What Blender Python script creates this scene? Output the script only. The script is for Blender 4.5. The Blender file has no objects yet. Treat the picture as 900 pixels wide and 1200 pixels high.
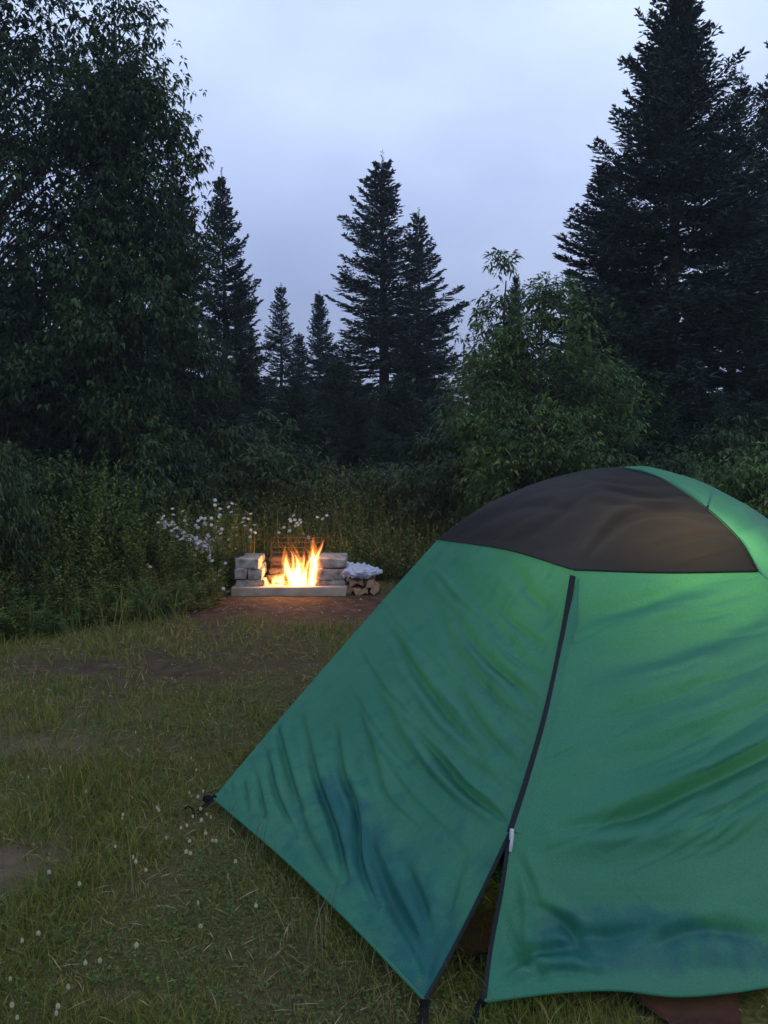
import bpy, bmesh, math, random
import numpy as np
from mathutils import Vector, Matrix, noise as mnoise
R = math.radians
rng = np.random.default_rng(7)
random.seed(7)
SC = bpy.context.scene
COL = SC.collection
HC = 1.5
PITCH = R(5.1)
CP, SP = math.cos(PITCH), math.sin(PITCH)

def U(u, v, Y=None, Z=None):
    """point on the ray of photo pixel (u, v) at depth Y or height Z"""
    x = (u-450)/1000; d = (v-600)/1000
    dx, dy, dz = x, CP-d*SP, -SP-d*CP
    t = Y/dy if Y is not None else (Z-HC)/dz
    return np.array([dx*t, dy*t, HC+dz*t])
def PX(P):
    P = np.asarray(P, float); x = P[..., 0]; y = P[..., 1]; z = P[..., 2]-HC
    f = y*CP - z*SP; up = y*SP + z*CP
    return 450+1000*x/f, 600-1000*up/f

# ------------------------------------------------------------- helpers
def mesh_np(name, V, F, mats, cols=None, midx=None, smooth=False, attr=None):
    V = np.asarray(V, np.float32).reshape(-1, 3); F = np.asarray(F, np.int32)
    n = F.shape[1]
    me = bpy.data.meshes.new(name)
    me.vertices.add(len(V)); me.vertices.foreach_set('co', V.ravel())
    me.loops.add(F.size); me.loops.foreach_set('vertex_index', F.ravel())
    me.polygons.add(len(F))
    me.polygons.foreach_set('loop_start', np.arange(0, F.size, n, dtype=np.int32))
    me.polygons.foreach_set('loop_total', np.full(len(F), n, np.int32))
    if midx is not None: me.polygons.foreach_set('material_index', np.asarray(midx, np.int32))
    for m in (mats if isinstance(mats, (list, tuple)) else [mats]): me.materials.append(m)
    if cols is not None:
        a = me.color_attributes.new('Col', 'FLOAT_COLOR', 'POINT')
        c = np.ones((len(V), 4), np.float32); c[:, :3] = cols
        a.data.foreach_set('color', c.ravel())
    if attr is not None:
        for k, val in attr.items():
            a = me.attributes.new(k, 'FLOAT', 'POINT'); a.data.foreach_set('value', np.asarray(val, np.float32).ravel())
    if smooth: me.polygons.foreach_set('use_smooth', np.ones(len(F), bool))
    me.update(calc_edges=True)
    return me
def link(name, me, parent=None, loc=None, rotz=0):
    o = bpy.data.objects.new(name, me); COL.objects.link(o)
    if parent is not None: o.parent = parent
    if loc is not None: o.location = [float(q) for q in loc]
    o.rotation_euler[2] = rotz
    return o
def tag(o, label=None, cat=None, group=None, kind=None):
    if label: o['label'] = label
    if cat: o['category'] = cat
    if group: o['group'] = group
    if kind: o['kind'] = kind
    return o
def empty(name, loc=(0, 0, 0), label=None, cat=None, group=None, rotz=0):
    o = bpy.data.objects.new(name, None); COL.objects.link(o); o.location = [float(q) for q in loc]
    o.empty_display_size = .1; o.rotation_euler[2] = rotz
    return tag(o, label, cat, group)
def dup(root, loc=None, rotz=None, scale=None, label=None, group=None):
    r = root.copy(); COL.objects.link(r)
    if loc is not None: r.location = [float(q) for q in loc]
    if rotz is not None: r.rotation_euler[2] = rotz
    if scale is not None: r.scale = scale if hasattr(scale, '__len__') else (scale,)*3
    if label: r['label'] = label
    if group: r['group'] = group
    for ch in [c for c in bpy.data.objects if c.parent == root]:
        c = ch.copy(); COL.objects.link(c); c.parent = r
    return r
def bm_obj(name, bm, mat, parent=None, smooth=False, loc=None):
    me = bpy.data.meshes.new(name); bm.to_mesh(me); bm.free()
    for m in (mat if isinstance(mat, (list, tuple)) else [mat]): me.materials.append(m)
    if smooth:
        for p in me.polygons: p.use_smooth = True
    return link(name, me, parent, loc)
def vnoise(x, y, s=1.0, seed=0, octv=4):
    """numpy value-noise fbm, 0..1"""
    x = np.asarray(x, float)*s; y = np.asarray(y, float)*s
    out = np.zeros(np.broadcast(x, y).shape); amp = .5; tot = 0
    def h(i, j):
        n = (i*374761393 + j*668265263 + seed*1442695041) & 0x7fffffff
        n = ((n ^ (n >> 13))*1274126177) & 0x7fffffff
        return ((n ^ (n >> 16)) & 0xffff)/65535.
    for k in range(octv):
        xi = np.floor(x).astype(np.int64); yi = np.floor(y).astype(np.int64)
        fx = x-xi; fy = y-yi; fx = fx*fx*(3-2*fx); fy = fy*fy*(3-2*fy)
        v = (h(xi, yi)*(1-fx)+h(xi+1, yi)*fx)*(1-fy)+(h(xi, yi+1)*(1-fx)+h(xi+1, yi+1)*fx)*fy
        out = out+amp*v; tot += amp; amp *= .5; x = x*2.03+11.3; y = y*2.03+5.7
    return out/tot
def norm(v): return v/np.maximum(np.linalg.norm(v, axis=-1, keepdims=True), 1e-9)
def tube_np(pts, rad, n=8, cap=True):
    """swept tube -> V,F(quads)"""
    pts = np.asarray(pts, float); m = len(pts); rad = np.broadcast_to(rad, (m,))
    T = norm(np.gradient(pts, axis=0)); ref = np.array([0., 0, 1.]) if abs(T[0, 2]) < .9 else np.array([1., 0, 0])
    S = norm(np.cross(T, ref)); B = np.cross(T, S)
    a = np.linspace(0, 2*np.pi, n, endpoint=False)
    V = pts[:, None]+rad[:, None, None]*(S[:, None]*np.cos(a)[None, :, None]+B[:, None]*np.sin(a)[None, :, None])
    V = V.reshape(-1, 3); F = []
    for i in range(m-1):
        for j in range(n):
            F.append((i*n+j, i*n+(j+1) % n, (i+1)*n+(j+1) % n, (i+1)*n+j))
    return V, np.array(F)
def merge(parts):
    Vs, Fs, o = [], [], 0
    for V, F in parts:
        Vs.append(V); Fs.append(np.asarray(F)+o); o += len(V)
    return np.concatenate(Vs), np.concatenate(Fs)

# ------------------------------------------------------------- materials
def mat(name):
    m = bpy.data.materials.new(name); m.use_nodes = True
    nt = m.node_tree; nt.nodes.clear()
    out = nt.nodes.new('ShaderNodeOutputMaterial')
    return m, nt, out
def N(nt, t, **kw):
    n = nt.nodes.new(t)
    for k, v in kw.items():
        if k in n.inputs: n.inputs[k].default_value = v
        else: setattr(n, k, v)
    return n
def noise_n(nt, scale, detail=4, rough=.55, vec=None):
    n = nt.nodes.new('ShaderNodeTexNoise'); n.inputs['Scale'].default_value = scale
    n.inputs['Detail'].default_value = detail; n.inputs['Roughness'].default_value = rough
    if vec is not None: nt.links.new(vec, n.inputs['Vector'])
    return n
def ramp(nt, fac, stops):
    r = nt.nodes.new('ShaderNodeValToRGB'); e = r.color_ramp.elements
    while len(e) < len(stops): e.new(.5)
    for q, (p, c) in zip(e, stops): q.position = p; q.color = (*c, 1) if len(c) == 3 else c
    nt.links.new(fac, r.inputs[0]); return r
def bump(nt, h, strength, dist, bsdf):
    b = N(nt, 'ShaderNodeBump', Strength=strength, Distance=dist)
    nt.links.new(h, b.inputs['Height']); nt.links.new(b.outputs[0], bsdf.inputs['Normal']); return b
def simple(name, c1, c2, scale=20, rough=.8, bstr=.4, bdist=.004, metal=0, spec=.5):
    m, nt, out = mat(name)
    tc = N(nt, 'ShaderNodeTexCoord'); n = noise_n(nt, scale, 6, .6, tc.outputs['Object'])
    r = ramp(nt, n.outputs['Fac'], [(.3, c1), (.7, c2)])
    p = N(nt, 'ShaderNodeBsdfPrincipled', Roughness=rough, Metallic=metal)
    p.inputs['Specular IOR Level'].default_value = spec
    nt.links.new(r.outputs[0], p.inputs['Base Color'])
    n2 = noise_n(nt, scale*3, 5, .6, tc.outputs['Object'])
    bump(nt, n2.outputs['Fac'], bstr, bdist, p)
    nt.links.new(p.outputs[0], out.inputs[0]); return m
def leafmat(name, trans=.3, rough=.6, spec=.25):
    m, nt, out = mat(name)
    a = N(nt, 'ShaderNodeAttribute', attribute_name='Col')
    p = N(nt, 'ShaderNodeBsdfPrincipled', Roughness=rough); p.inputs['Specular IOR Level'].default_value = spec
    nt.links.new(a.outputs['Color'], p.inputs['Base Color'])
    if trans > 0:
        t = N(nt, 'ShaderNodeBsdfTranslucent'); nt.links.new(a.outputs['Color'], t.inputs[0])
        mx = N(nt, 'ShaderNodeMixShader'); mx.inputs[0].default_value = trans
        nt.links.new(p.outputs[0], mx.inputs[1]); nt.links.new(t.outputs[0], mx.inputs[2])
        nt.links.new(mx.outputs[0], out.inputs[0])
    else: nt.links.new(p.outputs[0], out.inputs[0])
    return m
M = {}
M['leaf'] = leafmat('broad_leaf', .3)
M['needle'] = leafmat('needle_foliage', 0, .7, .15)
M['grass'] = leafmat('grass_blade', .25, .65, .2)
M['bark'] = simple('dark_bark', (.035, .028, .022), (.08, .065, .05), 14, .9, .6, .01)
M['stem'] = simple('green_stem', (.05, .07, .02), (.09, .09, .04), 30, .8)
M['stone'] = simple('firepit_block', (.10, .09, .08), (.42, .38, .33), 14, .9, .8, .008)
M['concrete'] = simple('slab_concrete', (.24, .185, .14), (.42, .34, .26), 6, .9, .6, .006)
M['soot'] = simple('sooted_stone', (.025, .016, .014), (.09, .06, .05), 8, .9, .8, .008)
M['rust'] = simple('rusty_iron', (.03, .012, .008), (.07, .028, .016), 40, .8, .4, .002, .3)
M['char'] = simple('charred_wood', (.012, .010, .009), (.06, .04, .03), 25, .95, .8, .006)
M['wood'] = simple('split_wood', (.20, .115, .06), (.36, .23, .13), 16, .8, .5, .004)
M['woodbark'] = simple('firewood_bark', (.06, .03, .02), (.13, .07, .045), 30, .9, .8, .005)
M['black_web'] = simple('black_webbing', (.006, .006, .007), (.014, .014, .016), 120, .8, .3, .001, 0, .1)
M['zip'] = simple('zipper_tape', (.010, .012, .014), (.022, .026, .03), 200, .8, .5, .001, 0, .15)
M['metal'] = simple('pale_metal', (.6, .6, .62), (.75, .75, .77), 60, .35, .1, .0005, .3)
M['brown_tarp'] = simple('brown_groundsheet', (.038, .015, .009), (.065, .026, .016), 18, .75, .9, .012, 0, .15)
M['pebble'] = simple('pale_pebbles', (.12, .10, .08), (.34, .30, .26), 8, .8)
M['petal'] = simple('white_petals', (.42, .44, .46), (.60, .62, .64), 50, .6, .1)
M['disc'] = simple('yellow_flower_centre', (.5, .34, .05), (.62, .42, .08), 60, .8)
M['clover'] = simple('clover_head', (.40, .40, .24), (.62, .60, .40), 300, .8, .8, .002)
M['lampglass'] = None

# fabric ---------------------------------------------------------------
def fabric(name, c1, c2, wet_shade_c, trans, weave=900, rough=.5):
    m, nt, out = mat(name)
    tc = N(nt, 'ShaderNodeTexCoord')
    n = noise_n(nt, 2.2, 4, .5, tc.outputs['Object'])
    r = ramp(nt, n.outputs['Fac'], [(.3, c1), (.75, c2)])
    at = N(nt, 'ShaderNodeAttribute', attribute_name='wet_shade')
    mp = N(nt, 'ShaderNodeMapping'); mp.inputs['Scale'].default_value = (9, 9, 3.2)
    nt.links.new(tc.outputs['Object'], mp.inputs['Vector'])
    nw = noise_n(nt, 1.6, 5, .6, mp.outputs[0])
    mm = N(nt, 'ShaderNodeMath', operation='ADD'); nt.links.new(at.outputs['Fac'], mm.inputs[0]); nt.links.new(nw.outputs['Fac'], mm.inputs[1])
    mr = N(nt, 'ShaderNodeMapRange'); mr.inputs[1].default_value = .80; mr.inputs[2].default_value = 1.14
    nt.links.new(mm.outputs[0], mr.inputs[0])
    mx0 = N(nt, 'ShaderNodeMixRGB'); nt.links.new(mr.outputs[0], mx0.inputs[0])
    nt.links.new(r.outputs[0], mx0.inputs[1]); mx0.inputs[2].default_value = (*wet_shade_c, 1)
    ng = noise_n(nt, 330, 2, .6, tc.outputs['Object']); rg = ramp(nt, ng.outputs['Fac'], [(.3, (.80, .80, .80)), (.7, (1.2, 1.2, 1.2))])
    mx = N(nt, 'ShaderNodeMixRGB', blend_type='MULTIPLY'); mx.inputs[0].default_value = 1
    nt.links.new(mx0.outputs[0], mx.inputs[1]); nt.links.new(rg.outputs[0], mx.inputs[2])
    p = N(nt, 'ShaderNodeBsdfPrincipled', Roughness=rough); p.inputs['Specular IOR Level'].default_value = .25
    nt.links.new(mx.outputs[0], p.inputs['Base Color'])
    mr2 = N(nt, 'ShaderNodeMapRange'); mr2.inputs[3].default_value = rough; mr2.inputs[4].default_value = rough-.17
    nt.links.new(mr.outputs[0], mr2.inputs[0]); nt.links.new(mr2.outputs[0], p.inputs['Roughness'])
    # fine puckers
    nb = noise_n(nt, 26, 4, .6, tc.outputs['Object']); nb2 = noise_n(nt, 380, 2, .5, tc.outputs['Object'])
    ad = N(nt, 'ShaderNodeMath', operation='MULTIPLY_ADD'); ad.inputs[1].default_value = .12
    nt.links.new(nb2.outputs['Fac'], ad.inputs[0]); nt.links.new(nb.outputs['Fac'], ad.inputs[2])
    bump(nt, ad.outputs[0], .35, .006, p)
    t = N(nt, 'ShaderNodeBsdfTranslucent'); nt.links.new(mx.outputs[0], t.inputs[0])
    ms = N(nt, 'ShaderNodeMixShader'); ms.inputs[0].default_value = trans
    nt.links.new(p.outputs[0], ms.inputs[1]); nt.links.new(t.outputs[0], ms.inputs[2])
    nt.links.new(ms.outputs[0], out.inputs[0]); return m
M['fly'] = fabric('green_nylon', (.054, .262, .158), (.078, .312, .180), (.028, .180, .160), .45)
M['roof'] = fabric('charcoal_nylon', (.020, .017, .018), (.030, .025, .025), (.03, .025, .025), .5, rough=.55)
def meshfab():
    m, nt, out = mat('inner_mesh')
    p = N(nt, 'ShaderNodeBsdfPrincipled', Roughness=.8); p.inputs['Base Color'].default_value = (.02, .019, .016, 1)
    t = N(nt, 'ShaderNodeBsdfTransparent'); mx = N(nt, 'ShaderNodeMixShader'); mx.inputs[0].default_value = .72
    nt.links.new(p.outputs[0], mx.inputs[1]); nt.links.new(t.outputs[0], mx.inputs[2]); nt.links.new(mx.outputs[0], out.inputs[0]); return m
M['mesh'] = meshfab()
def plastic():
    m, nt, out = mat('white_plastic_bag')
    p = N(nt, 'ShaderNodeBsdfPrincipled', Roughness=.35); p.inputs['Base Color'].default_value = (.58, .60, .68, 1)
    t = N(nt, 'ShaderNodeBsdfTranslucent'); t.inputs[0].default_value = (.7, .74, .85, 1)
    mx = N(nt, 'ShaderNodeMixShader'); mx.inputs[0].default_value = .35
    nt.links.new(p.outputs[0], mx.inputs[1]); nt.links.new(t.outputs[0], mx.inputs[2]); nt.links.new(mx.outputs[0], out.inputs[0]); return m
M['bag'] = plastic()
def flame_mat(name, col, s):
    m, nt, out = mat(name)
    e = N(nt, 'ShaderNodeEmission', Strength=s); e.inputs[0].default_value = (*col, 1)
    nt.links.new(e.outputs[0], out.inputs['Volume']); return m
M['flame_out'] = flame_mat('flame_outer', (1, .22, .03), 14)
M['flame_in'] = flame_mat('flame_core', (1, .42, .12), 95)
def ember():
    m, nt, out = mat('glowing_ember')
    tc = N(nt, 'ShaderNodeTexCoord'); n = noise_n(nt, 22, 5, .7, tc.outputs['Object'])
    r = ramp(nt, n.outputs['Fac'], [(.42, (.0, .0, .0)), (.55, (1, .16, .02)), (.7, (1, .55, .15))])
    e = N(nt, 'ShaderNodeEmission', Strength=3.5); nt.links.new(r.outputs[0], e.inputs[0])
    d = N(nt, 'ShaderNodeBsdfDiffuse'); d.inputs[0].default_value = (.03, .025, .02, 1)
    a = N(nt, 'ShaderNodeAddShader'); nt.links.new(e.outputs[0], a.inputs[0]); nt.links.new(d.outputs[0], a.inputs[1])
    nt.links.new(a.outputs[0], out.inputs[0]); return m
M['ember'] = ember()

# ------------------------------------------------------------- camera, sky, sun
cam = bpy.data.cameras.new('camera'); co = bpy.data.objects.new('camera', cam); COL.objects.link(co)
co.location = (0, 0, HC); co.rotation_euler = (R(90)-PITCH, 0, 0)
cam.sensor_fit = 'VERTICAL'; cam.sensor_height = 24; cam.lens = 20; cam.clip_end = 2000
SC.camera = co
w = bpy.data.worlds.new('World'); SC.world = w; w.use_nodes = True
nt = w.node_tree; nt.nodes.clear()
out = nt.nodes.new('ShaderNodeOutputWorld')
sky = nt.nodes.new('ShaderNodeTexSky'); sky.sky_type = 'NISHITA'; sky.sun_disc = False
SUN_EL, SUN_AZ = R(50), R(138)
sky.sun_elevation = SUN_EL; sky.sun_rotation = SUN_AZ
b1 = N(nt, 'ShaderNodeBackground', Strength=.012); nt.links.new(sky.outputs[0], b1.inputs[0])
tc = N(nt, 'ShaderNodeTexCoord')
sp = N(nt, 'ShaderNodeSeparateXYZ'); nt.links.new(tc.outputs['Generated'], sp.inputs[0])
base = ramp(nt, sp.outputs[2], [(0, (.25, .30, .46)), (.10, (.29, .345, .54)), (.26, (.41, .50, .76)), (.42, (.54, .66, .92)), (1, (.36, .46, .76))])
mp = N(nt, 'ShaderNodeMapping'); mp.inputs['Scale'].default_value = (1, 1, 2.2); mp.inputs['Location'].default_value = (3.1, 1.4, .6)
nt.links.new(tc.outputs['Generated'], mp.inputs[0])
cn = noise_n(nt, 1.9, 6, .5, mp.outputs[0])
cr = ramp(nt, cn.outputs['Fac'], [(.32, (.80, .83, .88)), (.5, (1, 1, 1)), (.68, (1.22, 1.2, 1.13))])
mu = N(nt, 'ShaderNodeMixRGB', blend_type='MULTIPLY'); mu.inputs[0].default_value = 1
nt.links.new(base.outputs[0], mu.inputs[1]); nt.links.new(cr.outputs[0], mu.inputs[2])
b2 = N(nt, 'ShaderNodeBackground', Strength=1.17); nt.links.new(mu.outputs[0], b2.inputs[0])
ad = N(nt, 'ShaderNodeAddShader'); nt.links.new(b1.outputs[0], ad.inputs[0]); nt.links.new(b2.outputs[0], ad.inputs[1])
nt.links.new(ad.outputs[0], out.inputs[0])
sl = bpy.data.lights.new('sun', 'SUN'); sl.energy = .5; sl.angle = R(40); sl.color = (1, .97, .9)
so = bpy.data.objects.new('sun', sl); COL.objects.link(so)
so.rotation_euler = (R(90-50), 0, R(42))
SC.view_settings.view_transform = 'Standard'; SC.view_settings.look = 'None'
SC.view_settings.exposure = 0; SC.view_settings.gamma = 1
SC.cycles.use_denoising = True
SC.cycles.max_bounces = 6; SC.cycles.diffuse_bounces = 3; SC.cycles.transparent_max_bounces = 16
SC.cycles.transmission_bounces = 4; SC.cycles.volume_bounces = 0
SC.cycles.use_adaptive_sampling = True; SC.cycles.adaptive_threshold = .02
SC.cycles.sample_clamp_indirect = 4

# ------------------------------------------------------------- ground
def dirt(x, y):
    """bare-soil amount at a ground point, 0..1"""
    n = vnoise(x, y, 1.1, 3); n2 = vnoise(x, y, 3.7, 9)
    d = np.exp(-(((x+.75)/1.5)**2+((y-7.45)/.62)**2)**1.2)*1.25+.18*np.exp(-(((x+.7)/2.2)**2+((y-6.4)/1.0)**2))         # trodden soil by the fire
    d += .85*np.exp(-(((x+1.36)/.24)**2+((y-2.85)/.22)**2))
    d += .42*np.exp(-(((x+1.75)/.5)**2+((y-4.1)/.4)**2))
    d += .45*np.exp(-(((x-.05)/.5)**2+((y-2.35)/.45)**2))
    d += .5*np.exp(-(((x+1.4)/1.5)**2+((y-5.4)/.5)**2))
    d += .05*np.clip((y-3.2)/.8, 0, 1)*np.clip((7-y), 0, 1)
    return np.clip(d*(.45+1.1*n)+.9*(n2-.55)*1.0+.08, 0, 1)
def gz(x, y):
    return .05*(vnoise(x, y, .7, 21, 3)-.5)*np.clip((np.asarray(y)-5)/5, .25, 1)+.012*(vnoise(x, y, 6, 22, 2)-.5)
xs = np.concatenate([[-600, -200, -60, -25, -14], np.arange(-9, 9.01, .06), [14, 25, 60, 200, 600]])
ys = np.concatenate([[-300, -60, -15, -4], np.arange(0, 16.01, .06), [20, 30, 60, 200, 800]])
X, Y = np.meshgrid(xs, ys); Zg = gz(X, Y)
V = np.stack([X, Y, Zg], -1).reshape(-1, 3); nx, ny = len(xs), len(ys)
ii = (np.arange(ny-1)[:, None]*nx+np.arange(nx-1)[None]).ravel()
F = np.stack([ii, ii+1, ii+nx+1, ii+nx], -1)
m, nt, out = mat('meadow_soil')
tc = N(nt, 'ShaderNodeTexCoord'); at = N(nt, 'ShaderNodeAttribute', attribute_name='dirt')
n1 = noise_n(nt, 9, 8, .65, tc.outputs['Object']); n2 = noise_n(nt, 60, 5, .7, tc.outputs['Object'])
soil = ramp(nt, n1.outputs['Fac'], [(.3, (.030, .018, .014)), (.52, (.065, .042, .031)), (.75, (.13, .09, .068))])
turf = ramp(nt, n2.outputs['Fac'], [(.3, (.035, .038, .012)), (.5, (.085, .082, .026)), (.72, (.18, .145, .06))])
pale = ramp(nt, n1.outputs['Fac'], [(.3, (.085, .058, .040)), (.7, (.20, .145, .10))]); ap = N(nt, 'ShaderNodeAttribute', attribute_name='pale')
mp_ = N(nt, 'ShaderNodeMixRGB'); nt.links.new(ap.outputs['Fac'], mp_.inputs[0]); nt.links.new(soil.outputs[0], mp_.inputs[1]); nt.links.new(pale.outputs[0], mp_.inputs[2])
mx = N(nt, 'ShaderNodeMixRGB'); nt.links.new(at.outputs['Fac'], mx.inputs[0]); nt.links.new(turf.outputs[0], mx.inputs[1]); nt.links.new(mp_.outputs[0], mx.inputs[2])
p = N(nt, 'ShaderNodeBsdfPrincipled', Roughness=.95); p.inputs['Specular IOR Level'].default_value = .1
nt.links.new(mx.outputs[0], p.inputs['Base Color']); bump(nt, n2.outputs['Fac'], .8, .02, p)
nt.links.new(p.outputs[0], out.inputs[0])
g = link('ground', mesh_np('ground', V, F, m, smooth=True, attr={'dirt': dirt(V[:, 0], V[:, 1]), 'pale': np.clip(1.3*np.exp(-(((V[:, 0]+1.30)/.33)**2+((V[:, 1]-2.85)/.26)**2))+np.exp(-(((V[:, 0]+1.75)/.55)**2+((V[:, 1]-4.1)/.45)**2)), 0, 1)}))
tag(g, kind='structure', label='clearing floor of patchy grass and brown soil', cat='ground')

def diam(base, d, s, L, W, droop=0., mid=.45):
    d = norm(d); s = norm(s); L = L[:, None]; W = W[:, None]
    tip = base+d*L; tip[:, 2] -= droop*L[:, 0]
    m = base+d*L*mid; m[:, 2] += .04*L[:, 0]
    V = np.stack([base, m+s*W*.5, tip, m-s*W*.5], 1).reshape(-1, 3)
    return V, np.arange(len(base)*4).reshape(-1, 4)

# ------------------------------------------------------------- grass (stuff)
def blades(n, x, y, h, w, col, lean=.5):
    a = rng.uniform(0, 2*np.pi, n); b = rng.uniform(0, 2*np.pi, n)
    base = np.stack([x, y, gz(x, y)-.004], -1)
    L = np.abs(rng.normal(lean, .3, n))
    d = np.stack([np.cos(b)*L, np.sin(b)*L, np.ones(n)], -1); d = norm(d)
    s = np.stack([np.cos(a), np.sin(a), np.zeros(n)], -1)
    mid = base+d*(h*.55)[:, None]
    d2 = norm(d+np.stack([np.cos(b), np.sin(b), -np.ones(n)*.3], -1)*(L*.9)[:, None])
    tip = mid+d2*(h*.5)[:, None]
    W = (w*.5)[:, None]
    V = np.stack([base-s*W, base+s*W, mid-s*W*.8, mid+s*W*.8, tip-s*W*.12, tip+s*W*.12], 1).reshape(-1, 3)
    o = np.arange(n)[:, None]*6
    F = np.concatenate([o+np.array([[0, 1, 3, 2]]), o+np.array([[2, 3, 5, 4]])], 0)
    C = np.repeat(col, 6, 0)
    return V, F, C
def pick(n, pal, var=.25, p=None):
    pal = np.array(pal); k = rng.choice(len(pal), n, p=p)
    return pal[k]*rng.uniform(1-var, 1+var, (n, 1))
GP = [(.130, .165, .024), (.10, .14, .022), (.185, .175, .034), (.27, .21, .075)]
def in_view(x, y, pad=.25):
    return (np.abs(x) < .47*y+pad) & (y > 1.85)
Vs, Fs, Cs, off = [], [], [], 0
def addb(*a, **k):
    global off
    V, F, C = blades(*a, **k); Vs.append(V); Fs.append(F+off); Cs.append(C); off += len(V)
for (y0, y1, dens, hs, ws) in ((1.85, 2.8, 12500, .055, .0030), (2.8, 4, 8000, .058, .0038), (4, 6, 3900, .06, .005), (6, 9.2, 1800, .065, .007)):
    n = int((y1-y0)*(y1*.98+.5)*dens)
    x = rng.uniform(-.49*y1-.25, .49*y1+.25, n); y = rng.uniform(y0, y1, n)
    d = dirt(x, y); cl = vnoise(x, y, 1.7, 31); fine = vnoise(x, y, 9, 5)
    keep = in_view(x, y) & (rng.random(n) > d*1.25) & (rng.random(n) < .25+1.3*np.clip(fine*1.5-.25, 0, 1))
    keep &= ~((x > .33) & (x < 1.25) & (y > 2.12+.0*x) & (y < 2.7) & (x-.33 > (2.35-y)*1.6)) & ~((x > .68) & (x < 1.0) & (y > 1.9) & (y < 2.2))
    keep &= ~((np.abs(x+.9) < .62) & (y > 7.75) & (y < 8.7))
    x, y, cl, d = x[keep], y[keep], cl[keep], d[keep]; n = len(x)
    h = hs*(.4+1.5*np.clip(cl*2.2-.7, 0, 1.2))*rng.uniform(.5, 1.5, n)*(1-.55*d)
    pg = np.clip(.90-d*.6-.3*(cl < .45), .15, 1)
    col = np.where((rng.random(n) < pg)[:, None], pick(n, GP[:3], .3), pick(n, GP[2:], .3))
    addb(n, x, y, h, ws*rng.uniform(.6, 1.4, n), col, lean=.55)
# small broad leaves and fallen straw matted low in the turf
for (y0, y1, dens, sz) in ((1.85, 3.2, 5200, .010), (3.2, 5, 2400, .013), (5, 8, 900, .018)):
    n = int((y1-y0)*(y1+.5)*dens); x = rng.uniform(-.49*y1-.25, .49*y1+.25, n); y = rng.uniform(y0, y1, n)
    kk = in_view(x, y) & (vnoise(x, y, 2.6, 77, 3) > .47) & (rng.random(n) > dirt(x, y)*1.3) & ~((x > .33) & (x < 1.25) & (y < 2.5))
    x, y = x[kk], y[kk]; n = len(x); a = rng.uniform(0, 6.28, n)
    P0 = np.stack([x, y, gz(x, y)+rng.uniform(.004, .035, n)], -1); d0 = np.stack([np.cos(a), np.sin(a), rng.uniform(-.1, .5, n)], -1)
    V, F = diam(P0, d0, np.cross(d0, [0, 0, 1.]), sz*rng.uniform(.7, 1.6, n), sz*rng.uniform(.6, 1.0, n), mid=.55)
    C = np.repeat(pick(n, [(.07, .13, .026), (.10, .15, .03), (.055, .10, .026)], .3), 4, 0); Vs.append(V); Fs.append(F+off); Cs.append(C); off += len(V)
n = 3300; y = rng.uniform(1.85, 7.6, n); x = rng.uniform(-1, 1, n)*(.5*y+.2); a = rng.uniform(0, 6.28, n)
P0 = np.stack([x, y, gz(x, y)+rng.uniform(.003, .03, n)], -1); d0 = np.stack([np.cos(a), np.sin(a), rng.normal(0, .12, n)], -1)
V, F = diam(P0, d0, np.cross(d0, [0, 0, 1.]), rng.uniform(.03, .10, n), .0015+.0009*y, mid=.5)
C = np.repeat(pick(n, [(.26, .20, .10), (.16, .11, .06), (.34, .28, .17)], .3), 4, 0); Vs.append(V); Fs.append(F+off); Cs.append(C); off += len(V)
# long seeded grass stalks, thicker along the tent hem
nl = 900
x = rng.uniform(-2.3, .4, nl); y = rng.uniform(1.9, 6.5, nl)
k = in_view(x, y) & (dirt(x, y) < .4); x, y = x[k], y[k]; nl = len(x)
addb(nl, x, y, rng.uniform(.1, .24, nl), np.full(nl, .003), pick(nl, [(.19, .16, .075), (.12, .13, .04), (.10, .12, .035)], .2), lean=.35)
A0 = U(250, 937, Z=.05); B0 = U(498, 1172, Z=.05)
nh = 170; t = rng.random(nh); off_n = rng.normal(.02, .06, nh)
hx = A0[0]+(B0[0]-A0[0])*t-.8*off_n*1.0-.03; hy = A0[1]+(B0[1]-A0[1])*t-.5*off_n-.05
addb(nh, hx, hy, rng.uniform(.06, .16, nh), np.full(nh, .0028), pick(nh, [(.22, .19, .10), (.13, .14, .045)], .2), lean=.3)
g = link('grass', mesh_np('grass', np.concatenate(Vs), np.concatenate(Fs), M['grass'], cols=np.concatenate(Cs)))
tag(g, 'short patchy grass covering the clearing floor', 'grass', kind='stuff')

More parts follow.
